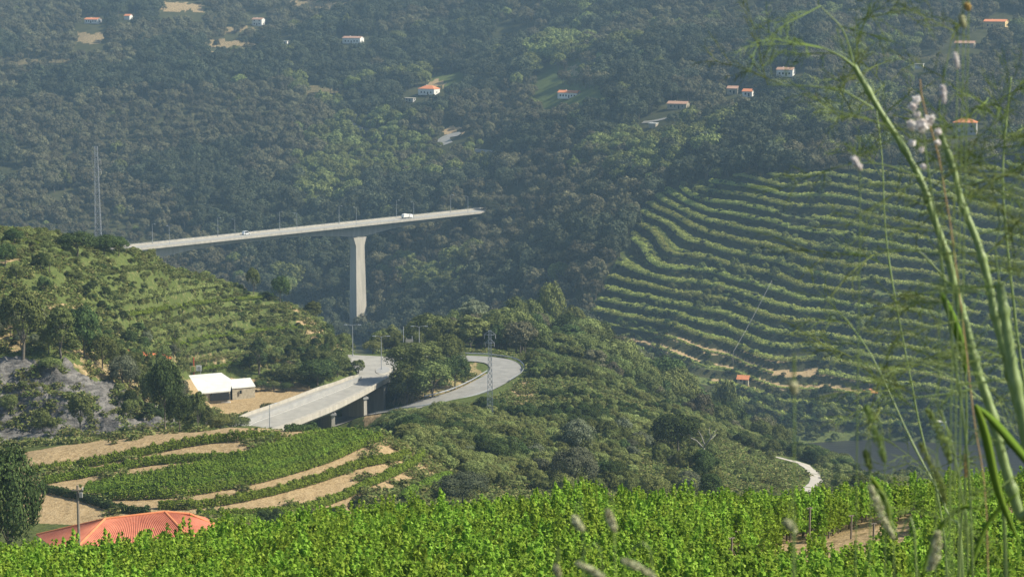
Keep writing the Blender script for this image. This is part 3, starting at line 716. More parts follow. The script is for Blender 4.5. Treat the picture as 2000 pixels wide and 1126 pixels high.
# ------------------------------------------------------------------ vehicles on the bridge
def vehicle(name, loc, rz, L_, W_, H_, label, cat, truck=False):
    r = empty(name, loc, rz)
    def prof(pts, y0, y1, mat, nm, pr=r):
        n = len(pts); return MB().add([(x, y0, z) for x, z in pts] + [(x, y1, z) for x, z in pts], [tuple(range(n - 1, -1, -1)), tuple(range(n, 2 * n))] + [(i, (i + 1) % n, n + (i + 1) % n, n + i) for i in range(n)]).build(nm, mat, pr)
    hw = W_ / 2
    if truck:
        prof([(L_ * .22, .5), (L_ * .5, .5), (L_ * .5, 1.4), (L_ * .44, 2.3), (L_ * .22, 2.35)], -hw, hw, M['carwhite'], 'cab')
        prof([(-L_ * .5, .75), (L_ * .2, .75), (L_ * .2, .95), (-L_ * .5, .95)], -hw, hw, M['concrete_grey'], 'load_bed')
        prof([(-L_ * .48, .955), (L_ * .15, .955), (L_ * .12, 2.5), (-L_ * .1, 2.9), (-L_ * .4, 2.5)], -hw * .92, hw * .92, M['white'], 'load')
        prof([(L_ * .44, 1.45), (L_ * .495, 1.45), (L_ * .45, 2.15), (L_ * .41, 2.2)], -hw * .9, hw * .9, M['pane'], 'windscreen').location.x = .03
    else:
        prof([(-L_ * .5, .35), (L_ * .5, .35), (L_ * .5, .75), (L_ * .3, .95), (L_ * .12, H_), (-L_ * .42, H_), (-L_ * .5, .95)], -hw, hw, M['carwhite'], 'body')
        prof([(L_ * .13, 1.0), (L_ * .27, 1.0), (L_ * .12, H_ - .08), (-L_ * .38, H_ - .08), (-L_ * .44, 1.0)], -hw - .01, hw + .01, M['pane'], 'window')
    for sx in (-.32, .32):
        for sy in (-1, 1):
            MB().tube([(sx * L_, sy * (hw - .22), .38), (sx * L_, sy * (hw + .02), .38)], .38, 12).build('wheel', M['tyre'], r)
    return tag(r, label, cat)
vehicle('truck', BO + bp_(s_for_px(795, 10), 10.2, -1.08), atan2(U.y, U.x), 7.6, 2.4, 2.9, 'white lorry with a pale load near the right end of the tall bridge', 'truck', True)
vehicle('car', BO + bp_(s_for_px(479, 13), 12.2, -1.08), atan2(U.y, U.x), 4.4, 1.85, 2.1, 'small white car on the left half of the tall bridge', 'car')

# ------------------------------------------------------------------ houses
def win_door(r, wl, sx, sy, rz_face, wins, h):
    pass
def house(px, py, wpx, roofmat_, wallmat, yaw, label, kind='gable', depth_=7, hwall=3.2, rh=1.4, ymin=1000, wins=3, name='house', cat='house', side_wall=None, sink=.6):
    b = hit(px, py, ymin); Wd = wpx / F * b.y * .85
    r = empty(name, b + Vector((0, 0, -sink)), yaw); hw, hd = Wd / 2, depth_ / 2; h = hwall + sink
    wall = MB().box((0, 0, h / 2), (Wd, depth_, h))
    if kind == 'gable':
        wall.add([(-hw, -hd, h), (-hw, hd, h), (-hw, 0, h + rh), (-hw + .01, 0, h)], [(0, 1, 2)])
        wall.add([(hw, -hd, h), (hw, hd, h), (hw, 0, h + rh)], [(0, 1, 2)])
    wo = wall.build('wall', wallmat, r)
    e = .35; t_ = .14
    if kind == 'gable':
        mb = MB()
        for sy in (-1, 1):
            k = rh / hd
            mb.add([(-hw - e, sy * (hd + e), h - k * e + .02), (hw + e, sy * (hd + e), h - k * e + .02), (hw + e, 0, h + rh + .02), (-hw - e, 0, h + rh + .02),
                    (-hw - e, sy * (hd + e), h - k * e + .02 + t_), (hw + e, sy * (hd + e), h - k * e + .02 + t_), (hw + e, 0, h + rh + .02 + t_), (-hw - e, 0, h + rh + .02 + t_)],
                   [(0, 1, 2, 3), (4, 5, 6, 7), (0, 1, 5, 4), (1, 2, 6, 5), (3, 0, 4, 7)])
        ro = mb.build('roof', roofmat_, r)
    elif kind == 'hip':
        rl = max(.3, hw - hd)
        mb = MB(); mb.add([(-hw - e, -hd - e, h), (hw + e, -hd - e, h), (hw + e, hd + e, h), (-hw - e, hd + e, h), (-hw - e, -hd - e, h + .15), (hw + e, -hd - e, h + .15), (hw + e, hd + e, h + .15), (-hw - e, hd + e, h + .15), (-rl, 0, h + rh), (rl, 0, h + rh)],
               [(3, 2, 1, 0), (0, 1, 5, 4), (1, 2, 6, 5), (2, 3, 7, 6), (3, 0, 4, 7), (4, 5, 9, 8), (5, 6, 9), (6, 7, 8, 9), (7, 4, 8)])
        ro = mb.build('roof', roofmat_, r)
    else:
        ro = MB().box((0, 0, h + .15), (Wd + .5, depth_ + .5, .28)).build('roof', roofmat_, r)
    if kind != 'flat' and Wd > 8: MB().box((-hw * .4, hd * .3, h + rh * .9), (.6, .6, 1.3)).build('chimney', wallmat, ro)
    if wins:
        xs = np.linspace(-hw, hw, wins + 3)[1:-1]
        for k, x in enumerate(xs):
            if k == len(xs) // 2: MB().box((x, -hd - .01, sink + 1.05), (1.0, .06, 2.1)).build('door', M['dark'], r)
            else:
                fo = MB().box((x, -hd - .012, sink + 1.65), (1.25, .07, 1.35)).build('window', M['concrete'], r); MB().box((x, -hd - .03, sink + 1.65), (1.0, .07, 1.1)).build('pane', M['pane'], fo)
                if hwall > 5: fo = MB().box((x, -hd - .012, sink + 4.5), (1.25, .07, 1.35)).build('window', M['concrete'], r); MB().box((x, -hd - .03, sink + 4.5), (1.0, .07, 1.1)).build('pane', M['pane'], fo)
        MB().box((hw + .012, 0, sink + 1.65), (.07, 1.1, 1.2)).build('window', M['pane'], r)
    return tag(r, label, cat)
HOUSES = []
def H(*a, **k):
    HOUSES.append((a[0], a[1], a[2])); return house(*a, **k)
g_ = -.45
H(182, 45, 36, M['tile'], M['white'], g_, 'white house with orange roof at far top left beside a tiny orange roof', wins=4)
H(251, 38, 15, M['tile'], M['white'], g_, 'tiny orange roofed hut at the far top left above the pale field', depth_=5, wins=0)
H(505, 50, 26, M['tile_old'], M['white'], g_, 'white house with taller end block at the top left', hwall=5.6, wins=2, depth_=6)
H(556, 86, 20, M['white_roof'], M['white'], g_, 'low white hut with a flat white roof right below the house with the taller end', 'flat', hwall=2.3, wins=1, depth_=5)
H(690, 84, 46, M['tile_old'], M['white'], g_, 'long white house with faded roof high on the far slope left of centre', wins=4, hwall=4.2)
H(838, 184, 42, M['tile'], M['white'], -.5, 'white house with a bright orange hipped roof above the far roads', 'hip', depth_=9, hwall=4.2, rh=2.6, wins=3)
H(800, 198, 24, M['concrete'], M['greywall'], -.4, 'grey flat roofed outbuilding left of the orange hipped house', 'flat', hwall=2.4, wins=1, depth_=5)
H(1112, 191, 50, M['tile'], M['white'], -.5, 'long white farmhouse with orange roof beside bright green clearings', wins=5, hwall=3.6, depth_=6)
H(1535, 148, 38, M['tile_old'], M['white'], -.4, 'white house with a brown tiled roof left of the tall stalk', wins=3, hwall=4)
H(1432, 183, 24, M['tile_old'], M['stone'], -.3, 'stone cottage just left of a small orange roof', wins=1, hwall=3.5)
H(1462, 188, 24, M['tile'], M['white'], -.5, 'small white cottage with orange roof right of the stone cottage', wins=1, depth_=5)
H(1325, 212, 46, M['tile_old'], M['stone'], -.4, 'long grey stone farmhouse on the wooded slope above the terraces', wins=3)
H(1945, 54, 50, M['tile'], M['yellowwall'], -.5, 'orange roofed house with an ochre wall at the top right', wins=3, hwall=4.2, depth_=8)
H(1885, 262, 52, M['tile'], M['greywall'], -.3, 'two storey grey house with a hipped orange roof behind the stalks at right', 'hip', depth_=9, hwall=6.4, rh=2.4, wins=3)
H(1885, 92, 44, M['tile_old'], M['stone'], -.4, 'low stone farm buildings below the ochre walled house', wins=2, hwall=2.6)
H(1795, 132, 20, M['white_roof'], M['white'], -.3, 'small white roofed hut between the two tall stalks', 'flat', hwall=2.2, wins=0, depth_=4)
H(1276, 248, 18, M['white_roof'], M['stone'], -.5, 'tiny pale shed at the wood edge above the light green trees', 'flat', hwall=2.2, wins=0, depth_=4)
H(1452, 748, 26, M['tile'], M['stone'], -.3, 'small stone shed with a bit of orange roof at the foot of the terraces', 'gable', hwall=2.2, wins=1, depth_=4, ymin=860, name='shed', cat='shed')
H(1700, 772, 34, M['tile'], M['stone'], -.3, 'low hut with a bright orange roof near the river', 'hip', hwall=1.8, rh=1.4, wins=1, depth_=6, ymin=860, name='shed', cat='shed')
H(1838, 832, 22, M['white_roof'], M['white'], -.3, 'little white roofed boat house by the river behind the stalks', 'flat', hwall=2, wins=0, depth_=4, ymin=860, name='shed', cat='shed')

# white roofed building by the viaduct
Bp = atz(410, 780, -110.2); wb = empty('building', Bp)
def slabroof(cs, th, mat, nm, parent):
    cs = [c - Bp for c in cs]; n = len(cs)
    return MB().add([tuple(c) for c in cs] + [tuple(c - Vector((0, 0, th))) for c in cs], [tuple(range(n)), tuple(range(2 * n - 1, n - 1, -1))] + [(i, (i + 1) % n, n + (i + 1) % n, n + i) for i in range(n)]).build(nm, mat, parent)
rc = [at(356, 740, 577), at(360, 733, 584), at(432, 727, 590), at(453, 741, 581), at(450, 762, 570), at(372, 769, 566)]
slabroof(rc, .3, M['white_roof'], 'roof', wb)
rc2 = [at(449, 740, 585), at(489, 737, 587), at(499, 753, 577), at(453, 757, 573)]
slabroof(rc2, .25, M['white_roof'], 'annex_roof', wb)
def wallpoly(cs, top_drop, zbot, mat, nm, parent, shrink=.96):
    cen = sum(cs, Vector()) / len(cs); q = [cen + (c - cen) * shrink for c in cs]; n = len(q)
    vs = [(c.x - Bp.x, c.y - Bp.y, c.z - top_drop - Bp.z) for c in q] + [(c.x - Bp.x, c.y - Bp.y, zbot - Bp.z) for c in q]
    return MB().add(vs, [(i, (i + 1) % n, n + (i + 1) % n, n + i) for i in range(n)] + [tuple(range(n))]).build(nm, mat, parent)
wallpoly(rc, .32, -112.5, M['stone'], 'wall', wb); wallpoly(rc2, .27, -112.5, M['stone'], 'annex_wall', wb)
fl_ = at(409, 767, 568) - Bp; fr_ = at(450, 763, 570) - Bp
MB().box(((fl_.x + fr_.x) / 2, (fl_.y + fr_.y) / 2 - .1, fl_.z - 1.25), ((fr_ - fl_).length * .92, .5, 1.7), atan2(fr_.y - fl_.y, fr_.x - fl_.x)).build('garage_shade', M['dark'], wb)  # solid near-black box, its colour stands for the shade inside the garage
wq = at(470, 765, 574.2) - Bp; MB().box((wq.x, wq.y, wq.z), (.55, .35, .85)).build('window', M['dark'], wb)
tag(wb, 'low stone building with a bright white roof beside the near viaduct', 'building')
rw = atz(428, 786, -110.4); r_ = empty('retaining_wall', rw)
MB().box((0, -1, -.8), (6.2, .5, 2.6)).build('wall_face', M['white'], r_); MB().box((.3, -1.3, -3.2), (5.6, .4, 2.4)).build('recess_shade', M['dark'], r_)  # lower box is solid, painted near-black for the shade of the void
tag(r_, 'pale retaining wall with a recess painted dark under the white roofed building', 'wall')

# roadside sign
sb = hit(381, 735, 500, 640); sp_ = at(381, 742, 592); sp_.z = -110.2; sg = empty('roadside_sign', sp_)
zc_ = at(381, 720, 592).z - sp_.z
MB().tube([(-.3, .15, 0), (-.3, .15, zc_ + 3.2)], .13, 8).build('post', M['redpaint'], sg); MB().tube([(1.5, .15, 0), (1.5, .15, zc_)], .1, 8).build('post', M['steel'], sg)
yp = MB().box((-.55, 0, zc_), (1.6, .1, 1.5)).build('yellow_panel', M['yellow'], sg); wp = MB().box((1.1, 0, zc_ + .25), (1.5, .1, 1.55)).build('white_panel', M['carwhite'], sg)
em = MB()
for x_, z_, w_2, h_ in [(-.55, .5, .6, .14), (-.8, .25, .14, .5), (-.3, .25, .14, .4), (-.55, 0, .6, .14), (-.8, -.28, .14, .42), (-.3, -.28, .14, .42), (-.55, -.55, .6, .14)]: em.box((x_, -.06, zc_ + z_), (w_2, .03, h_))
em.build('green_mark', M['greenink'], yp)
mk = MB(); mk.tube([(1.15, -.055, zc_ + .3), (1.15, -.07, zc_ + .3)], .42, 14); mk.box((1.3, -.065, zc_ - .15), (.3, .02, .35)); mk.build('grey_mark', M['greyink'], wp)
tag(sg, 'small yellow and white roadside sign on a red post above the white roof', 'sign')

# orange netting along the cutting
pts = smooth_pts([hit(x, y, 440, 640) for x, y in [(243, 690), (275, 694), (305, 697), (335, 700)]], 5)
nf = empty('netting_fence', pts[0]); 
o = wallstrip(pts, .9, .04, M['orangenet'], 'netting', nf, pts[0])
for p in pts[::3]: q = p - pts[0]; MB().tube([(q.x, q.y + .06, q.z - .3), (q.x, q.y + .06, q.z + 1.1)], .04, 5).build('stake', M['wood'], nf)
tag(nf, 'low orange netting fence along the cut bank on the left hill', 'fence')

# ------------------------------------------------------------------ red roofed house in front
hb = at(258, 1030, 216); hz = -62.0
hs = empty('red_roofed_house', (hb.x, hb.y, hz), 0)
E = {}
def rp(px, py, Y): v = at(px, py, Y); return Vector((v.x - hb.x, v.y - hb.y, v.z - hz))
ridL = rp(205, 1014, 217); ridR = rp(322, 1000, 219); wR = rp(370, 1004, 219.5)
eFL = rp(130, 1090, 209); eFR = rp(395, 1078, 211); eR = rp(440, 1034, 222); eBL = rp(72, 1045, 221); eBR = rp(400, 1010, 230)
def ribbed(quad, name, nrib, parent):
    """roof plane a(eave left) b(eave right) c(top right) d(top left) with rounded tile courses"""
    a_, b_, c_, d_ = quad; nrm = (b_ - a_).cross(d_ - a_).normalized()
    if nrm.z < 0: nrm = -nrm
    vs = []; fs = []; n = nrib * 6
    for i in range(n + 1):
        t = i / n; hh = .07 * abs(sin(pi * t * nrib)) ** .7
        for k in range(9):
            s_ = k / 8; p_ = a_.lerp(b_, t).lerp(d_.lerp(c_, t), s_) + nrm * (hh + .02)
            vs.append(p_)
    for i in range(n):
        for k in range(8): fs.append((i * 9 + k, (i + 1) * 9 + k, (i + 1) * 9 + k + 1, i * 9 + k + 1))
    b__ = MB(); b__.add(vs, fs); return b__.build(name, M['redroof'], parent)
rf = ribbed((eFL, eFR, ridR, ridL), 'roof', 44, hs)
ribbed((eBL, eFL, ridL, ridL + Vector((-.01, .02, 0))), 'roof_slope', 26, rf)
ribbed((eFR, eR, wR, ridR), 'roof_slope', 22, rf)
ribbed((eR, eBR, wR + Vector((0, .05, 0)), wR), 'roof_slope', 12, rf)
ribbed((eBR, eBL, ridL + Vector((0, .05, 0)), wR + Vector((0, .05, 0))), 'roof_slope', 44, rf)
for a_, b_ in ((ridL, ridR), (ridR, wR), (ridL, eFL), (ridR, eFR), (ridL, eBL), (wR, eR)):
    MB().tube([a_ + Vector((0, 0, .08)), b_ + Vector((0, 0, .08))], .13, 8).build('ridge_tile', M['tile'], rf)
cs = [eFL, eFR, eR, eBR, eBL]; cen = sum(cs, Vector()) / 5; q = [cen + (c - cen) * .9 for c in cs]; zlo = min(c.z for c in cs) - .25
zb_ = -1.0
MB().add([(c.x, c.y, zlo) for c in q] + [(c.x, c.y, zb_) for c in q], [(i, (i + 1) % 5, 5 + (i + 1) % 5, 5 + i) for i in range(5)] + [tuple(range(5))]).build('wall', M['white'], hs)
tag(hs, 'house with a broad red hipped tile roof behind the front vines at lower left', 'house')
ub = at(156, 1118, 203); ub.z = float(zt(ub.x, ub.y)); ht = at(156, 947, 203).z - ub.z
up_ = empty('utility_pole', ub); MB().tube([(0, 0, 0), (0, 0, ht)], [.17, .11], 8).build('pole', M['wood'], up_)
MB().box((0, -.14, ht - .45), (1.1, .1, .1)).build('cross_arm', M['wood'], up_); MB().tube([(.5, -.14, ht - .4), (.5, -.14, ht - .12)], .05, 6).build('insulator', M['white'], up_); MB().box((.32, -.12, ht - .9), (.3, .25, .45)).build('junction_box', M['concrete_grey'], up_)
tag(up_, 'wooden utility pole in front of the red roofed house', 'utility pole')
for (x0, y0, y1), lb in (((1541, 878, 832), 'thin pole at the start of the pale country road'), ((1160, 962, 915), 'thin wire pole among bushes behind the front vines')):
    b = hit(x0, y0, 380, 700); o = empty('utility_pole', b); hh = (y0 - y1) / F * b.y
    MB().tube([(0, 0, -.2), (0, 0, hh)], [.12, .08], 6).build('pole', M['wood'], o); MB().box((0, 0, hh - .3), (.8, .08, .08)).build('cross_arm', M['wood'], o); tag(o, lb, 'utility pole')
# cable over the terraces
c0 = hit(1432, 712, 860); c1 = hit(1507, 572, 860)
ca_ = empty('cable_line', c0)
pa = [Vector((0, 0, 6)).lerp(c1 - c0 + Vector((0, 0, 6)), t) - Vector((0, 0, 3 * t * (1 - t))) for t in np.linspace(0, 1, 12)]
MB().tube(pa, .055, 5).build('cable', M['cable'], ca_); MB().tube([(0, 0, -.3), (0, 0, 6.2)], .1, 6).build('pole', M['wood'], ca_); q = c1 - c0; MB().tube([(q.x, q.y, q.z - .3), (q.x, q.y, q.z + 6.2)], .1, 6).build('pole', M['wood'], ca_)
tag(ca_, 'thin pale cable on two poles running up across the vine terraces', 'cable')

# ================================================================== vegetation
def norm(a): return a / (np.linalg.norm(a, axis=1, keepdims=True) + 1e-9)
def sphere_pts(n, rs=rs):
    return norm(rs.randn(n, 3))
def crown(rx, rz, zc, nclump, nleaf, leaf, seed, lump=.36, flat=0.0, upper=.15, tall=False):
    """crown made of leafy clumps over an uneven ellipsoid"""
    r = np.random.RandomState(seed)
    d = sphere_pts(nclump, r); d[:, 2] = np.where(d[:, 2] < -.45, -d[:, 2], d[:, 2])
    rad = .55 + .35 * r.rand(nclump)
    cen = d * rad[:, None] * np.array([rx, rx, rz])
    cr = lump * rx * (.6 + .7 * r.rand(nclump))
    if tall: cr = cr * (1 - .5 * np.clip(cen[:, 2] / rz, 0, 1))
    k = r.randint(0, nclump, nleaf)
    dd = sphere_pts(nleaf, r) + d[k] * .55 + np.array([0, 0, .25]); dd = norm(dd)
    P_ = cen[k] + dd * cr[k][:, None] * (.75 + .35 * r.rand(nleaf))[:, None] * np.array([1, 1, 1 - flat])
    P_[:, 2] += zc
    Nn = norm(dd + .3 * r.randn(nleaf, 3))
    return leaves(P_, Nn, leaf, r)
def trunk(h, r0, zc, rx, rz, seed, nl=4):
    r = random.Random(seed); lb = []
    top = (r.uniform(-.3, .3), r.uniform(-.3, .3), zc + rz * .3)
    lb.append(([(0, 0, -.6), (0.05 * h * r.uniform(-1, 1), .05 * h * r.uniform(-1, 1), zc * .5), top], [r0 * 1.2, r0 * .85, r0 * .3]))
    for i in range(nl):
        a_ = 2 * pi * i / nl + r.uniform(-.5, .5); z0 = zc - rz * r.uniform(.5, .9)
        z0 = max(z0, .3 * zc)
        lb.append(([(0, 0, z0), (cos(a_) * rx * .35, sin(a_) * rx * .35, z0 + rz * .5), (cos(a_) * rx * .7, sin(a_) * rx * .7, z0 + rz * 1.0)], [r0 * .5, r0 * .35, r0 * .12]))
    return trunkmesh(lb, 5)
# kind: (height, rx, rz, zc, clumps, leaves, leaf size, lump, material, trunk radius)
KINDS = {
 'round': (8.0, 3.9, 3.3, 4.9, 26, 1500, .62, .38),
 'broad': (8.0, 4.4, 2.8, 5.2, 30, 1500, .62, .34),
 'tall': (10.0, 2.6, 4.6, 5.6, 26, 1400, .55, .42),
 'pine': (9.0, 3.9, 1.9, 7.0, 22, 1300, .5, .36),
 'cypress': (8.0, 1.25, 3.8, 4.1, 16, 900, .4, .75),
}
def make_kind(kind, mat, seed, leafmul=1.0, nmul=1.0):
    h, rx, rz, zc, nc, nl, lf, lump = KINDS[kind]
    cv, cq = crown(rx, rz, zc, int(nc * (1 + .5 * (nmul > 2))), int(nl * nmul), lf * leafmul, seed, lump, tall=kind in ('tall', 'cypress'))
    tv, tq = trunk(h, .2, zc, rx, rz, seed, 3 if kind == 'cypress' else 5)
    return (cv, cq), (tv, tq), h, rx
# prototypes outside the scene, used only by the woodland and scrub masses
def proto_collection(name, specs):
    col = bpy.data.collections.new(name)
    for i, (cq, tq, mat) in enumerate(specs):
        V, Q, mi = join([cq, tq]) if tq is not None else (cq[0], cq[1], None)
        me = np_mesh(name + '_mesh', V, Q, [mat, M['bark']], mi)
        o = bpy.data.objects.new(f'{name}_{i:02d}', me); col.objects.link(o)
    return col
def scatter_object(name, pts, idx, sc, rot, col, label=None, stretch=None):
    """one object of kind stuff whose geometry nodes put the plants on its points"""
    me = bpy.data.meshes.new(name); me.vertices.add(len(pts)); me.vertices.foreach_set('co', np.ascontiguousarray(pts, np.float32).ravel())
    a_ = me.attributes.new('idx', 'INT', 'POINT'); a_.data.foreach_set('value', np.ascontiguousarray(idx, np.int32))
    S_ = np.ascontiguousarray(sc, np.float32)
    a_ = me.attributes.new('sc', 'FLOAT_VECTOR', 'POINT'); a_.data.foreach_set('vector', S_.ravel())
    R_ = np.zeros((len(pts), 3), np.float32); R_[:, 2] = rot
    a_ = me.attributes.new('rot', 'FLOAT_VECTOR', 'POINT'); a_.data.foreach_set('vector', R_.ravel())
    o = bpy.data.objects.new(name, me); C.objects.link(o)
    ng = bpy.data.node_groups.new(name + '_nodes', 'GeometryNodeTree')
    ng.interface.new_socket('Geometry', in_out='INPUT', socket_type='NodeSocketGeometry'); ng.interface.new_socket('Geometry', in_out='OUTPUT', socket_type='NodeSocketGeometry')
    n, l = ng.nodes, ng.links
    gi = n.new('NodeGroupInput'); go = n.new('NodeGroupOutput'); ip = n.new('GeometryNodeInstanceOnPoints'); ci = n.new('GeometryNodeCollectionInfo')
    ci.inputs['Collection'].default_value = col; ci.inputs['Separate Children'].default_value = True; ci.inputs['Reset Children'].default_value = True
    def na(nm, dt):
        q = n.new('GeometryNodeInputNamedAttribute'); q.data_type = dt; q.inputs['Name'].default_value = nm
        return [s_ for s_ in q.outputs if s_.enabled and s_.name == 'Attribute'][0]
    l.new(gi.outputs[0], ip.inputs['Points']); l.new(ci.outputs[0], ip.inputs['Instance']); ip.inputs['Pick Instance'].default_value = True
    l.new(na('idx', 'INT'), ip.inputs['Instance Index']); l.new(na('sc', 'FLOAT_VECTOR'), ip.inputs['Scale']); l.new(na('rot', 'FLOAT_VECTOR'), ip.inputs['Rotation'])
    l.new(ip.outputs[0], go.inputs[0])
    md = o.modifiers.new('plants', 'NODES'); md.node_group = ng
    return tag(o, kind='stuff')

# ---- where the far wood stands
def jgrid(y0, y1, sp, seed, a0=-.33, a1=.33):
    r = np.random.RandomState(seed); ys = np.arange(y0, y1, sp); out = []
    for i, y in enumerate(ys):
        xs = np.arange(a0 * y, a1 * y, sp) + (i % 2) * sp / 2
        out.append(np.stack([xs + r.uniform(-.42, .42, len(xs)) * sp, y + r.uniform(-.42, .42, len(xs)) * sp], 1))
    return np.concatenate(out)
CLEARF = [[(310, 0), (402, 4), (402, 36), (312, 40)], [(145, 58), (208, 62), (206, 100), (145, 98)], [(1035, 135), (1080, 128), (1100, 150), (1060, 165)], [(1040, 170), (1160, 175), (1195, 200), (1060, 216)],
          [(828, 150), (908, 142), (912, 166), (850, 182)], [(860, 246), (908, 246), (905, 275), (885, 300), (858, 300)], [(682, 218), (704, 218), (704, 255), (730, 262), (728, 278), (690, 266), (678, 246)], [(925, 291), (970, 295), (970, 314), (925, 308)],
          [(640, 378), (655, 378), (655, 404), (628, 404)], [(1250, 232), (1330, 226), (1300, 246), (1270, 258), (1250, 256)], [(1860, 70), (1920, 76), (1920, 110), (1860, 106)],
          [(430, 55), (480, 52), (500, 58), (440, 64)], [(360, 84), (470, 78), (540, 84), (440, 96)], [(0, 118), (140, 112), (150, 122), (0, 130)], [(590, 168), (680, 172), (690, 184), (600, 186)], [(1380, 90), (1420, 88), (1440, 98), (1390, 102)], [(560, 0), (690, 4), (690, 18), (565, 14)], [(340, 104), (420, 100), (425, 112), (345, 114)], [(1105, 130), (1130, 126), (1140, 150), (1110, 150)], [(1700, 100), (1860, 108), (1860, 118), (1700, 112)]]
def far_ok(px, py, Y, hpx):
    ok = np.ones(len(px), bool)
    for c in CLEARF:
        ok &= ~inpoly(px, py, c); ok &= ~inpoly(px, py - hpx * .75, c)
    for hx, hy, hw_ in HOUSES:
        ok &= ~((np.abs(px - hx) < hw_ * .62 + 8) & (py > hy - 12) & (py < hy + hpx * 1.25))
    return ok
pts = jgrid(1000, 2500, 7.6, 11)
X, Y = pts[:, 0], pts[:, 1]; Zp = zt(X, Y); px, py = proj(X, Y, Zp)
inT = inpoly(px, py, TERR)
hs0 = 8.5 * F / Y
dens = fbm(X / 60 + 9, Y / 80, 3)
keep = ~inT & (Y > np.interp(px, [0, 700, 850, 1000, 1150, 1300, 1500, 2000], [1235, 1225, 1120, 1040, 985, 970, 1040, 1040])) & far_ok(px, py, Y, hs0) & (dens > -.52)
# keep the bridge deck clear
bx = X - BO.x; by = Y - BO.y; sb_ = bx * U.x + by * U.y; wb_ = bx * NV.x + by * NV.y
keep &= ~((np.abs(wb_ - W / 2) < np.where(sb_ > LEN - 22, 8.5, 13)) & (sb_ > -60) & (sb_ < LEN + 55) & (Zp > BO.z - 16))
keep &= ~((np.abs(wb_ - W / 2) < 9) & (np.abs(sb_ - SP1) < 9))
X, Y, Zp, px, py = [v[keep] for v in (X, Y, Zp, px, py)]; n_ = len(X)
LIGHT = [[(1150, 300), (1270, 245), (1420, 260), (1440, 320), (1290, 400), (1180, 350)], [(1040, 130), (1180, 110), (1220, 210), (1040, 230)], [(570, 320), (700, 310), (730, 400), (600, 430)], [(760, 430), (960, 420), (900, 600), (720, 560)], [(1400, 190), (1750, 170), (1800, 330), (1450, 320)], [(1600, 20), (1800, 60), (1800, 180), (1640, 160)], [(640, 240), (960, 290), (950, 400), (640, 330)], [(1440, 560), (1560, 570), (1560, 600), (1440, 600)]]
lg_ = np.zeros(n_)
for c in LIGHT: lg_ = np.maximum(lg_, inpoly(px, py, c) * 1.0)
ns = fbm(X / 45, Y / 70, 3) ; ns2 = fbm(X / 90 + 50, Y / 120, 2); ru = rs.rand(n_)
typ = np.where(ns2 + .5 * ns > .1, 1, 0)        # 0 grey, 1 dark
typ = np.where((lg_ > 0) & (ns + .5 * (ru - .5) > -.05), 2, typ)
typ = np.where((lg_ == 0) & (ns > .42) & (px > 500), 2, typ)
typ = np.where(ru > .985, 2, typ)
specs = []
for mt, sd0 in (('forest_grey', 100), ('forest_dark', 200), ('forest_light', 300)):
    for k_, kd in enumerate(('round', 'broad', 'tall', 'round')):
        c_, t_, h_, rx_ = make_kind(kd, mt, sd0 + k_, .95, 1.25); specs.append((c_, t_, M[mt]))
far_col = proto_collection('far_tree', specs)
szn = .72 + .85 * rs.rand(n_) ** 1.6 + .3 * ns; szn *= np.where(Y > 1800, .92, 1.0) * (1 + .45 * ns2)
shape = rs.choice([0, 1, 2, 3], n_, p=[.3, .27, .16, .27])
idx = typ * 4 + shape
F_all = dict(X=X, Y=Y, Z=Zp, px=px, py=py, typ=typ, shape=shape, sz=szn)

# ---- labels for single trees
LMK = [(188, 390, 'the crest lattice tower'), (690, 560, 'the tall bridge pier'), (410, 745, 'the white roofed building'), (625, 790, 'the near viaduct'), (953, 730, 'the hairpin lattice tower'),
       (838, 176, 'the orange hipped house'), (1112, 186, 'the long white farmhouse'), (690, 80, 'the faded roofed long house'), (182, 40, 'the top left white house'), (1535, 140, 'the brown roofed white house'),
       (1325, 207, 'the long stone farmhouse'), (1945, 45, 'the ochre walled house'), (1885, 250, 'the two storey grey house'), (1452, 742, 'the little stone shed'), (1700, 764, 'the hut near the river'),
       (1375, 870, 'the bare dead tree'), (1590, 930, 'the pale country road'), (985, 700, 'the hairpin bend'), (290, 400, 'the bridge left end'), (935, 405, 'the bridge right end'),
       (350, 1010, 'the red roofed house'), (90, 780, 'the grey rock face'), (1300, 480, 'the vine terraces edge'), (880, 265, 'the far road bend'), (600, 900, 'the mound vineyard'), (480, 449, 'the white bridge car'), (380, 690, 'the orange netting'), (797, 417, 'the white lorry'), (745, 700, 'the traffic island')]
ORD = 'nearest second third fourth fifth sixth seventh eighth ninth tenth eleventh twelfth thirteenth fourteenth fifteenth sixteenth seventeenth eighteenth nineteenth twentieth'.split()
ORD += ['twenty-' + o_ for o_ in 'first second third fourth fifth sixth seventh eighth ninth'.split()] + ['thirtieth'] + ['thirty-' + o_ for o_ in 'first second third fourth fifth sixth seventh eighth ninth'.split()]
label_jobs = []      # (object, px, py, phrase)
def finish_labels():
    groups = {}
    for o, x, y, ph in label_jobs:
        d, k = min((math.hypot(x - lx, (y - ly) * 1.2), i) for i, (lx, ly, _) in enumerate(LMK))
        lx, ly, nm = LMK[k]; dx, dy = x - lx, y - ly
        if abs(dx) > abs(dy): dr = 'right of' if dx > 0 else 'left of'
        else: dr = 'below' if dy > 0 else 'above'
        groups.setdefault((ph, dr, nm), []).append((d, o))
    for (ph, dr, nm), L_ in groups.items():
        L_.sort(key=lambda t: t[0])
        for i, (d, o) in enumerate(L_):
            o['label'] = f'{ph} {dr} {nm}' if len(L_) == 1 else f'{ph} {dr} {nm}, {ORD[min(i, len(ORD) - 1)]}{"" if i == 0 else " nearest"}'

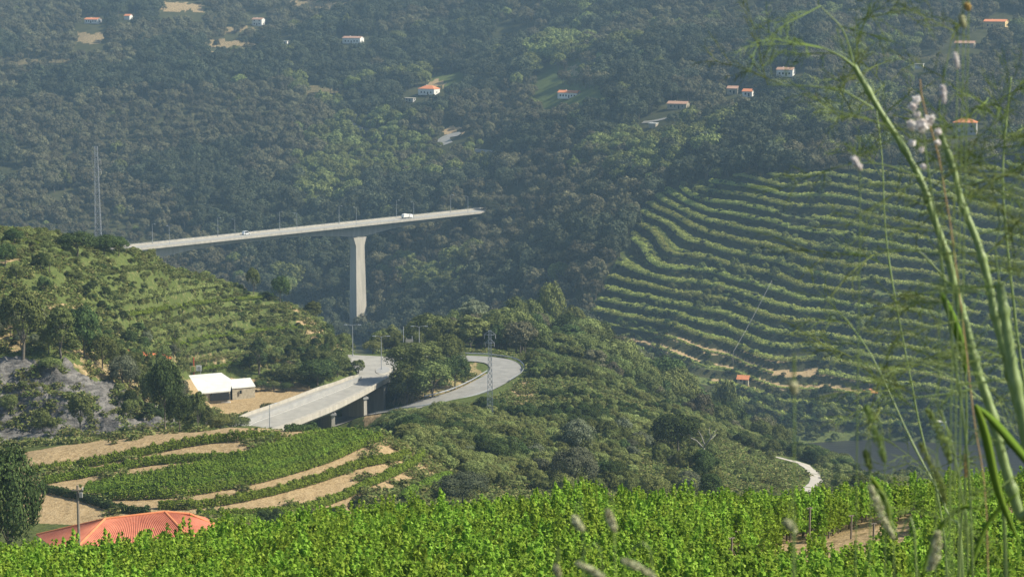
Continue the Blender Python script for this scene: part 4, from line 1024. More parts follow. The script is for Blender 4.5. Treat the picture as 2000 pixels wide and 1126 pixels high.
# ---- single trees: a root with trunk and crown; copies share the meshes
tree_lib = {}
def tree_meshes(kind, mat, var, fine):
    k = (kind, mat, var, fine)
    if k not in tree_lib:
        c_, t_, h_, rx_ = make_kind(kind, mat, 900 + var * 7 + len(tree_lib), {0: 1.35, 1: .62, 2: .42}[fine], {0: .62, 1: 3.2, 2: 7.5}[fine])
        tree_lib[k] = (np_mesh('crown', c_[0], c_[1], [M[mat]]), np_mesh('trunk', t_[0], t_[1], [M['bark']], smooth=True), h_, rx_)
    return tree_lib[k]
WORD = {'round': 'rounded', 'broad': 'spreading', 'tall': 'tall narrow', 'pine': 'umbrella', 'cypress': 'conical'}
CWORD = {'forest_grey': 'greyish', 'forest_dark': 'dark', 'forest_light': 'light green', 'mid_green': 'green', 'mid_dark': 'dark green', 'silver': 'silvery', 'scrub': 'yellowish'}
def place_tree(X, Y, z, h, wd, kind, mat, fine=1, label=None, nm=None, group=None, parts=True, rot=None):
    cm, tm, h0, rx = tree_meshes(kind, mat, rnd.randrange(3), fine)
    nm = nm or {'pine': 'pine_tree', 'cypress': 'cypress_tree'}.get(kind, 'tree')
    r = empty(nm, (X, Y, z), rnd.uniform(0, 6.28) if rot is None else rot); s_ = h / h0; sw = wd / (2 * rx)
    r.scale = (sw, sw, s_)
    link('trunk', tm, r); link('crown', cm, r)
    tag(r, label, 'tree' if nm != 'shrub' else 'shrub', group)
    if not label:
        x_, y_ = proj(X, Y, z + h * .6); label_jobs.append((r, x_, y_, f'{CWORD[mat]} {WORD[kind]} {"shrub" if nm == "shrub" else "tree"}'))
    return r
taken = []
def tree_px(px, base, top, wpx, kind, mat, fine=1, label=None, Y=None, ymin=120, **k):
    if Y is None: b = hit(px, base, ymin); Y = b.y
    X = at(px, base, Y).x; z = float(zt(X, Y)); h = at(px, top, Y).z - z
    h = max(h, 1.2); taken.append((X, Y, wpx / F * Y * .4))
    return place_tree(X, Y, z, h, wpx / F * Y, kind, mat, fine, label, **k)
tree_px(20, 1075, 902, 130, 'round', 'mid_dark', 2, 'big dark leafy tree at the left edge beside the red roofed house', Y=232)
tree_px(-60, 1075, 925, 120, 'round', 'mid_dark', 2, 'dark tree cut by the left picture edge', Y=236)
tree_px(815, 785, 672, 118, 'round', 'mid_green', 2, 'biggest leafy tree between the viaduct and the hairpin road', Y=590)
tree_px(872, 762, 660, 70, 'round', 'mid_green', 2, 'smaller leafy tree touching the right of the biggest leafy tree', Y=594)
tree_px(848, 782, 700, 70, 'round', 'mid_dark', 1, 'low dark tree under the biggest leafy tree', Y=586)
tree_px(795, 796, 722, 74, 'round', 'mid_green', 1, 'low leafy tree beside the viaduct end', Y=582)
tree_px(845, 794, 715, 84, 'round', 'mid_green', 1, 'broad low leafy tree at the foot of the biggest leafy tree', Y=580)
tree_px(888, 776, 700, 56, 'round', 'mid_dark', 1, 'low dark leafy tree nearest the inside of the hairpin bend', Y=588)
tree_px(842, 700, 617, 84, 'broad', 'mid_green', 1, 'tall spreading pine behind the junction lamp post', Y=672)
tree_px(772, 690, 652, 40, 'round', 'mid_green', 1, 'small round green tree left of the blank board', Y=664)
tree_px(728, 690, 668, 40, 'round', 'scrub', 1, Y=660); tree_px(668, 690, 655, 30, 'round', 'mid_green', 1, Y=662)
tree_px(900, 700, 640, 60, 'broad', 'mid_green', 1, Y=668); tree_px(940, 700, 645, 60, 'round', 'mid_dark', 1, Y=676)
tree_px(1010, 668, 588, 48, 'round', 'mid_green', 1, 'neat round tree standing alone above the hairpin bend', Y=738)
tree_px(925, 668, 583, 60, 'tall', 'silver', 1, 'pale thin leaved tree above the small lattice tower', Y=738)
tree_px(1078, 650, 562, 54, 'round', 'forest_light', 1, 'light green pointed tree below the terraces edge', Y=765)
tree_px(1040, 650, 598, 50, 'round', 'mid_green', 1, Y=755); tree_px(1118, 660, 605, 54, 'round', 'forest_light', 1, Y=755)
tree_px(1130, 715, 655, 90, 'broad', 'mid_green', 1, Y=700); tree_px(1245, 740, 686, 56, 'round', 'silver', 1, Y=720)
tree_px(1300, 770, 704, 82, 'round', 'mid_dark', 1, 'dark rounded tree at the foot of the terraces left side', Y=705)
tree_px(1415, 800, 762, 60, 'broad', 'mid_green', 1, Y=780); tree_px(1420, 840, 790, 70, 'round', 'mid_dark', 1, Y=690)
tree_px(1325, 885, 815, 95, 'round', 'mid_dark', 1, 'dark bushy tree left of the bare dead tree')
tree_px(1120, 962, 884, 84, 'round', 'silver', 2, 'silvery rounded bush just behind the front vines', nm='shrub')
tree_px(1128, 890, 826, 62, 'round', 'silver', 1, 'grey green olive tree up from the silvery bush')
tree_px(905, 1000, 930, 108, 'broad', 'forest_dark', 2, 'dark spiky tree at the right tip of the mound vineyard', Y=352)
tree_px(495, 575, 527, 26, 'round', 'mid_green', 1, 'small rounded tree on the left hill crest, left one of a pair')
tree_px(512, 572, 538, 22, 'round', 'mid_dark', 1); tree_px(468, 560, 530, 26, 'broad', 'mid_green', 1)
tree_px(547, 592, 544, 36, 'round', 'mid_dark', 1, 'dark egg shaped tree standing out on the left hill crest')
tree_px(612, 640, 588, 34, 'tall', 'mid_green', 1, 'narrow green tree where the left hill drops to the valley', Y=655)
tree_px(600, 630, 600, 30, 'tall', 'forest_light', 1, Y=655)
for a_ in [(158, 850, 765, 44, 'tall', 'mid_green'), (322, 842, 716, 64, 'round', 'mid_dark'), (388, 846, 760, 30, 'tall', 'mid_green'), (302, 800, 728, 50, 'round', 'mid_green'), (404, 846, 788, 30, 'tall', 'mid_green'), (352, 856, 775, 50, 'round', 'mid_dark'), (430, 848, 812, 50, 'round', 'scrub'), (465, 840, 815, 50, 'round', 'mid_green'),
           (232, 500, 466, 44, 'broad', 'mid_dark'), (150, 500, 458, 70, 'round', 'mid_dark'), (28, 480, 450, 36, 'round', 'mid_dark'), (205, 498, 463, 60, 'broad', 'mid_dark'), (10, 520, 480, 40, 'round', 'mid_dark'), (95, 690, 645, 46, 'round', 'scrub'),
           (45, 700, 560, 80, 'tall', 'mid_green'), (120, 700, 600, 60, 'tall', 'mid_green'), (165, 700, 610, 60, 'round', 'mid_dark'), (240, 760, 700, 60, 'round', 'silver'), (200, 720, 660, 60, 'round', 'mid_green'), (505, 730, 655, 26, 'cypress', 'mid_dark'), (570, 755, 715, 60, 'round', 'mid_green'), (620, 752, 705, 70, 'round', 'mid_dark'), (660, 735, 690, 46, 'round', 'mid_green'), (645, 690, 655, 26, 'round', 'mid_green'), (700, 738, 700, 24, 'tall', 'mid_green'), (510, 764, 744, 30, 'round', 'mid_dark'), (535, 762, 746, 30, 'round', 'mid_green'), (560, 764, 748, 26, 'round', 'mid_dark'), (375, 880, 830, 36, 'round', 'mid_dark'), (100, 730, 700, 46, 'round', 'mid_green')]:
    tree_px(*a_, 1, ymin=395)
# trees hugging the right end of the bridge
for s__, w__, up, wd_ in [(LEN + 4, -7, -1.5, 9), (LEN + 12, -5, .5, 9), (LEN + 20, -6, 1.5, 10), (LEN + 28, -5, 4, 10), (LEN + 34, -2, 6, 11), (LEN + 38, 6, 6, 11), (LEN + 10, -12, -3, 9), (LEN - 6, -9, -4.5, 8), (LEN + 40, 14, 6, 10), (LEN + 22, -14, -1, 9)]:
    p_ = BO + bp_(s__, w__, up); zz_ = float(zt(p_.x, p_.y)); hh_ = max(6, p_.z - zz_)
    place_tree(p_.x, p_.y, p_.z - hh_, hh_, wd_, rnd.choice(('round', 'broad')), rnd.choice(('forest_grey', 'forest_dark')), 1)
px_e = s_for_px(960, 0)
for ds, w__, up in ((0, -3, 3.0), (5, 2, 3.5), (-4, -7, .5), (6, 9, 4)):
    p_ = BO + bp_(px_e + ds, w__, up); zz_ = float(zt(p_.x, p_.y)); hh_ = max(7, p_.z - zz_); place_tree(p_.x, p_.y, p_.z - hh_, hh_, 9, 'round', 'forest_dark', 1)
# dead tree
b = hit(1375, 902, 400, 700); dt = empty('dead_tree', b); k_ = b.y / F
lb = []
def dl(*p): return [Vector(((x - 1375) * k_, dy_ * k_, (902 - y) * k_)) for x, y, dy_ in p]
for p_, r_2 in [(((1375, 908, 0), (1376, 885, 0), (1374, 872, 2)), (.38, .3, .24)), (((1374, 874, 2), (1360, 860, 10), (1335, 850, 18), (1310, 843, 20)), (.2, .15, .1, .04)), (((1374, 874, 2), (1383, 858, -6), (1392, 842, -10), (1398, 833, -12)), (.22, .16, .1, .04)), (((1376, 868, 0), (1370, 850, 6), (1362, 838, 12)), (.16, .1, .04)), (((1385, 856, -6), (1393, 852, 4), (1400, 846, 10)), (.1, .08, .03)), (((1350, 856, 13), (1345, 846, 16), (1342, 838, 12)), (.08, .06, .03)), (((1388, 850, -8), (1384, 840, -2), (1386, 830, 0)), (.08, .06, .03)), (((1330, 849, 18), (1322, 853, 10)), (.06, .03))]:
    mb = MB(); mb.tube(dl(*p_), r_2, 6)
    mb.build('trunk' if r_2[0] > .3 else 'branch', M['deadwood'], dt, True)
tag(dt, 'bare pale dead tree with forked branches on the scrubby ridge', 'tree')

# ---- the rest of the mid-ground trees and shrubs, random inside zones
OPENPX = [[(700, 800), (745, 788), (800, 784), (850, 772), (900, 760), (950, 735), (960, 700), (1000, 702), (1022, 722), (1015, 748), (985, 768), (930, 788), (850, 797), (760, 812), (705, 822)],
          [(1510, 888), (1550, 892), (1600, 915), (1608, 940), (1590, 965), (1560, 970), (1560, 950), (1580, 930), (1550, 908), (1510, 900)],
          [(1612, 872), (1780, 872), (1780, 930), (1700, 926), (1660, 905)],
          [(905, 690), (960, 690), (960, 740), (905, 725)], [(676, 688), (775, 692), (778, 720), (700, 735), (690, 715)], [(355, 725), (500, 725), (500, 790), (410, 800)]]
def zone_points(y0, y1, sp, seed, cond, hz=3.2):
    p_ = jgrid(y0, y1, sp, seed, -.3, .3); X, Y = p_[:, 0], p_[:, 1]; Zp = zt(X, Y); px, py = proj(X, Y, Zp)
    k = cond(px, py, X, Y, Zp); X, Y, Zp, px, py = [v[k] for v in (X, Y, Zp, px, py)]
    k = np.ones(len(X), bool)
    for tx, ty, tr_ in taken: k &= np.hypot(X - tx, Y - ty) > tr_
    d, _ = segdist(X, Y, [(p[0], p[1]) for p in HWs]); k &= d > 6.5
    k &= ~inpoly(X, Y, [(p.x, p.y) for p in JW]); dd, _ = segdist(X, Y, [(p.x, p.y) for p in JW], True); k &= dd > 1.5
    k &= ~inpoly(X, Y, [(p.x + dx, p.y + dy) for p, dx, dy in zip(VIAD, [6, 8, 10, 2, 0, 0, 0, -2], [-8, -8, -8, -6, 0, 0, 0, 0])])
    k &= ~inpoly(X, Y, [(p.x, p.y) for p in PADP])
    k &= ~inpoly(px, py, [(340, 742), (620, 745), (640, 765), (530, 806), (440, 812), (405, 795), (400, 765), (340, 765)])
    hp = hz * F / Y
    for c in OPENPX:
        k &= ~(inpoly(px, py, c) | inpoly(px, py - hp * .55, c) | inpoly(px, py - hp * .95, c)) | (Y > 900) & (c[0][0] < 1590) | (Y > 800) & (c[0][0] < 1000)
    return [v[k] for v in (X, Y, Zp, px, py)]
cand = []        # mid-ground woody plants: X Y Z h w kind mat isTree
def addc(arr, hfun, mats, kinds, tree, wr=.85):
    X, Y, Zp, px, py = arr
    cn = fbm(X / 18 + 3, Y / 18, 2)
    for i in range(len(X)):
        h = hfun(px[i], py[i], cn[i]) * rnd.uniform(.7, 1.3)
        m_ = mats[min(len(mats) - 1, max(0, int((cn[i] + .45 + rnd.uniform(-.25, .25)) / .9 * len(mats))))]
        cand.append((X[i], Y[i], Zp[i], h, h * wr * rnd.uniform(.85, 1.25), rnd.choice(kinds), m_, tree))
# valley woods just behind the spur
addc(zone_points(664, 1060, 7.0, 21, lambda px, py, X, Y, Zp: (px > 560) & (px < 1560) & ((px > 600) | (Y > 670)) & (Y < np.interp(px, [600, 850, 1000, 1150, 1300, 1500], [900, 1125, 1045, 990, 950, 900]))), lambda x, y, c: (8.5 if x > 880 else 5.0) + 3 * c, ['mid_green', 'forest_grey', 'mid_dark', 'mid_green', 'forest_light'], ['round', 'broad', 'tall'], True, .9)
# left hill woods
addc(zone_points(440, 560, 4.6, 22, lambda px, py, X, Y, Zp: (px < 280) & (px > -250) & (py > 480 + .38 * px) & (py < 690) & ~inpoly(px, py, [(85, 585), (165, 585), (165, 612), (85, 612)]) & (fbm(X / 14, Y / 14, 2) > -.28) & ~((py < 520) & (px < 130))), lambda x, y, c: 2.7 + 2.2 * c, ['mid_dark', 'mid_green', 'mid_dark', 'mid_green', 'silver'], ['round', 'broad', 'round', 'tall'], True, .95)
addc(zone_points(412, 440, 3.6, 23, lambda px, py, X, Y, Zp: (px < 345) & (px > -250) & (fbm(X / 8, Y / 8, 2) > .52)), lambda x, y, c: 2.6 + 2 * c, ['mid_dark', 'mid_green'], ['round', 'tall'], False, .8)
addc(zone_points(425, 560, 4.0, 24, lambda px, py, X, Y, Zp: (px > 225) & (px < 430) & (py > 650) & (fbm(X / 10, Y / 10, 2) > -.25)), lambda x, y, c: 3.4 + 2 * c, ['mid_dark', 'mid_green', 'mid_green', 'silver'], ['round', 'tall', 'broad'], True, .85)
addc(zone_points(560, 668, 4.4, 25, lambda px, py, X, Y, Zp: (px > 480) & (px < 705) & (py > 675 + .3 * np.maximum(0, 600 - px))), lambda x, y, c: 3.0 + 1.5 * c, ['mid_dark', 'mid_green', 'mid_green'], ['round', 'broad'], True, 1.1)
# low bushes on the terraced part of the left hill
LTB = lambda px, py, X, Y, Zp: (px > 150) & (px < 690) & (py < 720) & (fbm(X / 9, Y / 3.5, 2) > 0) & (Y < 660)
addc(zone_points(470, 665, 2.1, 26, LTB), lambda x, y, c: 1.0 + .4 * c, ['scrub', 'mid_green', 'mid_dark', 'mid_green'], ['round', 'broad'], False, 1.2)
addc(zone_points(470, 665, 5.0, 46, lambda px, py, X, Y, Zp: (px > 180) & (px < 690) & (py < 700) & (Y < 660)), lambda x, y, c: 1.5 + .4 * c, ['mid_dark', 'mid_green', 'scrub'], ['round', 'broad'], False, 1.2)
addc(zone_points(470, 540, 2.4, 27, lambda px, py, X, Y, Zp: (px > -250) & (px < 300) & (py < 520)), lambda x, y, c: 1.2 + .5 * c, ['scrub', 'scrub', 'mid_green'], ['round', 'broad'], False, 1.3)
# ridge scrub right of the mound
RS = lambda px, py, X, Y, Zp: (px > 715) & (px < 2300) & (py > 742) & ~((px > 1240) & (py > 862) & (px < 1640)) & ~((px < 905) & (py > 925)) & ~((px < 800) & (py > 860)) & ~((px < 770) & (Y < 425)) & ~((px > 985) & (px < 1050) & (py < 800) & (py > 735))
addc(zone_points(395, 660, 3.0, 28, RS), lambda x, y, c: (1.3 if 960 < x < 1330 and y < 830 else 2.6) + 1.3 * c + (1.0 if x < 1000 and y > 820 else 0), ['scrub', 'scrub', 'scrub', 'mid_green', 'scrub', 'mid_dark'] , ['round', 'broad', 'round', 'tall'], False, 1.05)
addc(zone_points(385, 520, 5.2, 29, lambda px, py, X, Y, Zp: (px > 900) & (px < 1700) & (py > 855) & (fbm(X / 20, Y / 20, 2) > -.1) & ~((px > 1400) & (py > 862) & (px < 1640))), lambda x, y, c: 3.6 + 1.4 * c, ['mid_green', 'scrub', 'mid_green', 'silver', 'mid_dark'], ['round', 'broad'], True, .95)
addc(zone_points(395, 660, 4.6, 30, lambda px, py, X, Y, Zp: (px > 1240) & (px < 1660) & (py > 862) & (fbm(X / 9, Y / 12, 2) > .12)), lambda x, y, c: 1.3 + .5 * c, ['scrub', 'mid_green'], ['round', 'broad'], False, 1.2)
addc(zone_points(600, 665, 3.0, 31, lambda px, py, X, Y, Zp: (px > 1040) & (px < 2200) & (Zp < -100)), lambda x, y, c: 3.0 + 1.5 * c, ['scrub', 'mid_green', 'mid_dark', 'mid_green'], ['round', 'broad'], False, 1.1)
# far bank of the river and the foot of the terraces
addc(zone_points(930, 1010, 4.5, 32, lambda px, py, X, Y, Zp: (px > 1330) & (px < 2300) & (Zp > -201) & (py > 770) & (fbm(X / 16, Y / 16, 2) > -.2)), lambda x, y, c: 4.2 + 1.5 * c, ['mid_dark', 'mid_green', 'forest_light'], ['round', 'broad'], True, 1.0)
addc(zone_points(940, 1240, 9.0, 33, lambda px, py, X, Y, Zp: inpoly(px, py, TERR) & (fbm(X / 30 + 5, Y / 30, 2) > .12)), lambda x, y, c: 3.4 + 1.0 * c, ['mid_dark', 'mid_green', 'forest_light'], ['round', 'broad'], True, 1.0)
# around the front house and the hidden hollow
addc(zone_points(235, 325, 6.0, 34, lambda px, py, X, Y, Zp: (px > -300) & (px < 2300) & ~((px > -10) & (px < 480))), lambda x, y, c: 3.2 + 1.2 * c, ['mid_dark', 'mid_green'], ['round', 'broad'], True, 1.0)
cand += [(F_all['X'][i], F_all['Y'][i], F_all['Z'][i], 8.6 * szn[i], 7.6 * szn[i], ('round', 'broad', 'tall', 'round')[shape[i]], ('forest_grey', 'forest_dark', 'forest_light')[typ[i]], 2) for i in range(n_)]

# who is seen largest: a rough line of sight against the ground
ca = np.array([(c[0], c[1], c[2] + c[3] * .8, c[3], c[4]) for c in cand]); px, py = proj(ca[:, 0], ca[:, 1], ca[:, 2])
size = (ca[:, 3] * ca[:, 4]) / ca[:, 1] ** 2
vis = (px > 5) & (px < 1995) & (py > 5) & (py < 985)
for t in np.linspace(.12, .97, 60):
    xx, yy, zz = ca[:, 0] * t, ca[:, 1] * t, ca[:, 2] * t
    vis &= zz > zt(xx, np.maximum(yy, 2.5)) - .2
# ignore plants that the front vines hide
vis &= py < np.interp(px, [0, 250, 440, 600, 830, 1130, 1400, 1700, 2000], [1050, 1040, 1015, 985, 970, 940, 945, 925, 905]) - 5
ist = np.array([c[7] for c in cand]) > 0
order = np.argsort(-size); single = np.zeros(len(cand), bool)
nt_, ns_ = 0, 0; hand = sum(1 for o in C.objects if o.name.split('.')[0] in ('tree', 'pine_tree', 'cypress_tree'))
for i in order:
    if not vis[i]: continue
    if ist[i] and nt_ < 296 - hand: single[i] = True; nt_ += 1
    elif not ist[i] and ns_ < 280: single[i] = True; ns_ += 1
for i in np.where(single)[0]:
    x_, y_, z_, h_, w_, kd, mt, tr_ = cand[i]
    place_tree(x_, y_, z_, h_, w_, kd, mt, 1 if y_ < 900 else 0, nm=None if tr_ else 'shrub', group='single trees among the woods' if tr_ else 'shrubs of the scrub')
# the remaining mid-ground plants
mats_ = ['mid_green', 'mid_dark', 'scrub', 'silver', 'forest_light', 'forest_grey', 'forest_dark']; kinds_ = ['round', 'broad', 'tall']
specs = []
for mt in mats_:
    for k_, kd in enumerate(kinds_):
        c_, t_, h_, rx_ = make_kind(kd, mt, 500 + len(specs), .75, 2.0); specs.append((c_, t_, M[mt]))
mid_col = proto_collection('mid_plant', specs)
for flag, nm in ((1, 'woodland'), (0, 'scrub')):
    L_ = [c for i, c in enumerate(cand) if not single[i] and c[7] == flag]
    P_ = np.array([(c[0], c[1], c[2]) for c in L_]); I_ = np.array([mats_.index(c[6]) * 3 + kinds_.index(c[5]) for c in L_])
    S_ = np.array([(c[4] / (2 * KINDS[c[5]][1]), c[4] / (2 * KINDS[c[5]][1]), c[3] / KINDS[c[5]][0]) for c in L_])
    scatter_object(nm, P_, I_, S_, rs.rand(len(L_)) * 6.28, mid_col)
far_keep = ~single[len(cand) - n_:]
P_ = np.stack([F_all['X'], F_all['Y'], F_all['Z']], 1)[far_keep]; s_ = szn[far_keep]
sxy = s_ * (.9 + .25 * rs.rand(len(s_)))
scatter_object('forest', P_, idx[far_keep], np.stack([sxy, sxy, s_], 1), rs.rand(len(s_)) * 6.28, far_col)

# ================================================================== vine rows
def row_mesh(base, width, height, leaf, per_m, seed, sp=1.1, var=.4):
    """hedge of leaves along world points: uneven top with a bump for every plant"""
    r = np.random.RandomState(seed); B = np.array([tuple(p) for p in base]); sl_ = np.r_[0, np.cumsum(np.linalg.norm(np.diff(B, axis=0), axis=1))]
    n = int(sl_[-1] * per_m); t = r.rand(n) * sl_[-1]
    c = np.stack([np.interp(t, sl_, B[:, k]) for k in range(3)], 1)
    d = norm(np.stack([np.gradient(B[:, k]) for k in range(3)], 1)); dd = norm(np.stack([np.interp(t, sl_, d[:, k]) for k in range(3)], 1))
    side = norm(np.stack([-dd[:, 1], dd[:, 0], np.zeros(n)], 1))
    ph = r.rand(4000); kk = (t / sp).astype(int); f_ = t / sp - kk
    hh = height * (1.12 - var + var * ph[kk % 4000] * np.sin(pi * f_) ** .7 + .08 * ph[(kk * 7 + 3) % 4000])
    a_ = r.uniform(-.25, pi + .25, n); rr = .72 + .38 * r.rand(n)
    u = np.cos(a_) * rr * width / 2 * (1 + .3 * ph[(kk * 3 + 1) % 4000]); v = (.3 + .7 * np.maximum(np.sin(a_), -.3)) * rr
    P_ = c + side * u[:, None]; P_[:, 2] += hh * np.clip(v, .05, 1.1)
    Nn = side * np.cos(a_)[:, None] + np.array([0, 0, 1.0]) * np.sin(a_)[:, None] + .5 * r.randn(n, 3)
    return leaves(P_, norm(Nn), leaf, r)
def vine_row(base, label, group, mat, width, height, leaf, per_m, seed, stems=False):
    o0 = base[0].copy(); V, Q = row_mesh([p - o0 for p in base], width, height, leaf, per_m, seed, 1.1 if stems else 2.4, .4 if stems else .7)
    r = empty('vine_row', o0); link('foliage', np_mesh('foliage', V, Q, [M[mat]]), r)
    mb = MB()
    sl_ = 0; last = base[0]
    for p in (base if stems else []):
        if (p - last).length > (1.3 if stems else 4):
            q = p - o0; mb.tube([(q.x, q.y, q.z - .15), (q.x, q.y, q.z + height * .75)], .04 if stems else .07, 4); last = p
    if mb.v: mb.build('stems', M['wood'], r)
    return tag(r, label, 'vine row', group)
def dpx(poly, ymin, ymax, n=10):
    P_ = smooth_pts([Vector((x, y, 0)) for x, y in poly], n)
    out = [hit(p.x, p.y, ymin, ymax) for p in P_]
    # drop jumps, even spacing
    res = [out[0]]
    for p in out[1:]:
        if (p - res[-1]).length > .35: res.append(p)
    sp_ = []
    for a_, b_ in zip(res[:-1], res[1:]):
        m_ = max(1, int((b_ - a_).length / .6))
        for k in range(m_): q = a_.lerp(b_, k / m_); q.z = float(zt(q.x, q.y)); sp_.append(q)
    return sp_
MR = [('topmost hedge of vines right under the sandy cut bank', [(50, 928), (110, 920), (178, 910), (302, 884), (426, 863), (554, 859)], 1.9),
      ('second hedge of vines below the sandy bank, curving to the field', [(85, 945), (178, 929), (284, 909), (391, 899), (490, 899)], 1.7),
      ('long vine row under the wide vine field, ending at the upper right', [(163, 972), (250, 975), (360, 968), (480, 947), (560, 927), (640, 902), (700, 875), (745, 858)], 1.8),
      ('curved hedge of vines below the wide vine field', [(309, 993), (391, 991), (497, 973), (604, 946), (700, 914), (755, 902), (800, 893)], 1.7),
      ('thin vine row sweeping up to the tip of the mound', [(384, 1012), (497, 1007), (586, 998), (657, 978), (721, 949), (792, 917), (828, 890)], 1.6),
      ('short vine row at the lower right tip of the mound', [(785, 978), (828, 953), (880, 935)], 1.6),
      ('dark vine row running down to the red tiled roof', [(78, 958), (149, 973), (231, 998), (302, 1004)], 1.5),
      ('dark hedge of vines along the foot of the viaduct', [(556, 842), (640, 842), (745, 850)], 1.6),
      ('lowest faint vine row just above the front vines', [(430, 1024), (560, 1014), (680, 1000)], 1.5)]
k_ = 0
for lb, pl_, h_ in MR:
    k_ += 1
    mt = 'mid_dark' if lb.startswith('dark') else 'vine_mid'
    vine_row(dpx(pl_, 318, 400), lb, 'vine rows on the mound', mt, 1.15, h_ * .88, .26, 300, 40 + k_, True)
up_l = [(170, 957), (300, 932), (420, 907), (500, 887), (560, 868), (620, 853), (690, 848)]
lo_l = [(163, 968), (250, 970), (360, 962), (480, 940), (560, 920), (640, 896), (735, 856)]
OW = ['uppermost', 'second', 'third', 'fourth', 'fifth', 'sixth']
for j in range(6):
    t = (j + .0) / 6
    def lp(a_, b_): return [(x1 + (x2 - x1) * t, y1 + (y2 - y1) * t) for (x1, y1), (x2, y2) in zip(a_, b_)]
    vine_row(dpx(lp(up_l, lo_l), 318, 400), f'{OW[j]} row of the wide vine field on the mound', 'vine rows on the mound', 'vine_mid', .85, 1.45, .24, 230, 60 + j, True)

LR = [[(225, 592), (300, 577), (380, 563), (450, 556)], [(245, 618), (330, 602), (430, 588), (530, 580)], [(270, 640), (350, 622), (440, 606), (560, 596)], [(290, 655), (360, 640), (450, 625), (580, 612)],
      [(325, 676), (420, 658), (520, 645), (610, 640)], [(345, 694), (420, 680), (520, 664), (635, 655)], [(350, 710), (430, 697), (520, 686), (600, 672), (650, 668)], [(370, 725), (440, 714), (540, 702)], [(330, 540), (400, 540), (455, 548)], [(40, 455), (100, 462), (160, 476)], [(0, 470), (60, 478), (120, 492)], [(200, 535), (270, 524), (340, 522)]]
for j, pl_ in enumerate(LR):
    hl = dpx(pl_, 440, 668)
    br_ = [hl[0]]
    for p in hl[1:]:
        if (p - br_[-1]).length < 9: br_.append(p)
    o = vine_row(br_, None, 'overgrown vine rows on the left hill', ('scrub', 'vine_mid', 'mid_green')[j % 3], 1.8, 1.1, .26, 150, 640 + j)
    c_ = br_[len(br_) // 2]; x_, y_ = proj(c_.x, c_.y, c_.z); label_jobs.append((o, x_, y_, 'low overgrown vine row on left hill'))
# terraces across the river: contour rows at the outer edge of each tread and one behind
Tw = (Z * 0)  # warped level of the untouched slope is kept in Tn
lev = {}
cols = range(0, NA, 3)
ord_rows = []
PXf, PYf = proj(GX, GY, Z)
for c0_, tag_ in ((.40, 'edge'), (.74, 'inner')):
    kmin = int(np.floor(Tn[(terrm > .5)].min())); kmax = int(np.ceil(Tn[(terrm > .5)].max()))
    for k in range(kmin, kmax + 1):
        run = []; runs = []
        for j in cols:
            col = Tn[:, j] - (k + c0_); m_ = terrm[:, j] > .5
            s_ = np.where((col[:-1] < 0) & (col[1:] >= 0) & m_[:-1])[0]
            ok = False
            if len(s_):
                i = s_[0]; f_ = -col[i] / (col[i + 1] - col[i] + 1e-9); Yc = YR[i] + f_ * (YR[i + 1] - YR[i]); Xc = A[j] * Yc
                gap = vnoise(np.array([Xc / 22 + k * 7.3]), np.array([k * 3.1 + c0_]))[0]
                if not run or abs(Yc - run[-1].y) < 16:
                    ok = gap > (.16 if tag_ == 'edge' else .24)
                    if ok: run.append(Vector((Xc, Yc, float(zt(Xc, Yc)))))
            if not ok and run:
                runs.append(run); run = []
        if run: runs.append(run)
        for q in runs:
            if len(q) > 14: ord_rows.append((tag_, k, q))
ord_rows = [r_ for r_ in ord_rows if any(0 < proj(p.x, p.y, p.z)[0] < 2000 for p in r_[2])]
ord_rows.sort(key=lambda r_: -len(r_[2])); rest_rows = ord_rows[280:]; ord_rows = ord_rows[:280]
def evened(q, sp=1.0):
    out = []
    for a_, b_ in zip(q[:-1], q[1:]):
        m_ = max(1, int((b_ - a_).length / sp))
        for t in range(m_): v = a_.lerp(b_, t / m_); v.z = float(zt(v.x, v.y)); out.append(v)
    return out
BARE = [(1190, 630), (1330, 655), (1460, 680), (1720, 738), (1740, 800), (1390, 770), (1390, 720), (1190, 668)]
for i, (tg, k, q) in enumerate(ord_rows):
    c_ = q[len(q) // 2]; bare = inpoly(*[np.array([v]) for v in proj(c_.x, c_.y, c_.z)], BARE)[0]
    if bare and tg == 'inner': continue
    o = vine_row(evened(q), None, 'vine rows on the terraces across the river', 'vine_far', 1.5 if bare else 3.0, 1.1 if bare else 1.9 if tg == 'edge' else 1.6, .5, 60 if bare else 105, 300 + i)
    c_ = q[len(q) // 2]; x_, y_ = proj(c_.x, c_.y, c_.z); label_jobs.append((o, min(max(x_, 0), 2000), y_, 'terraced vine row' if tg == 'edge' else 'inner terraced vine row'))
# brush on the risers
rp_ = zone_points(900, 1260, 1.9, 35, lambda px, py, X, Y, Zp: inpoly(px, py, TERR))
ai = np.clip(((rp_[0] / rp_[1] + AMAX) / (2 * AMAX) * (NA - 1)).astype(int), 0, NA - 1); ri = np.clip(np.interp(rp_[1], YR, np.arange(len(YR))).astype(int), 0, len(YR) - 1)
fq = fr[ri, ai]; k = ((fq < .24) & (rs.rand(len(fq)) < .42)) | ((fq > .3) & (rs.rand(len(fq)) < .2) & (fbm(rp_[0] / 14, rp_[1] / 20, 2) > .05))
P_ = np.stack([rp_[0][k], rp_[1][k], rp_[2][k]], 1); I_ = rs.choice([3, 4, 18, 19], k.sum(), p=[.36, .36, .16, .12]); s_ = .12 + .16 * rs.rand(k.sum())
I_ = np.where((fq[k] > .3) & (rs.rand(k.sum()) < .6), rs.choice([6, 7, 12], k.sum()), I_)
scatter_object('terrace_scrub', P_, I_, np.stack([s_ * 1.2, s_ * 1.2, s_], 1), rs.rand(k.sum()) * 6.28, mid_col)
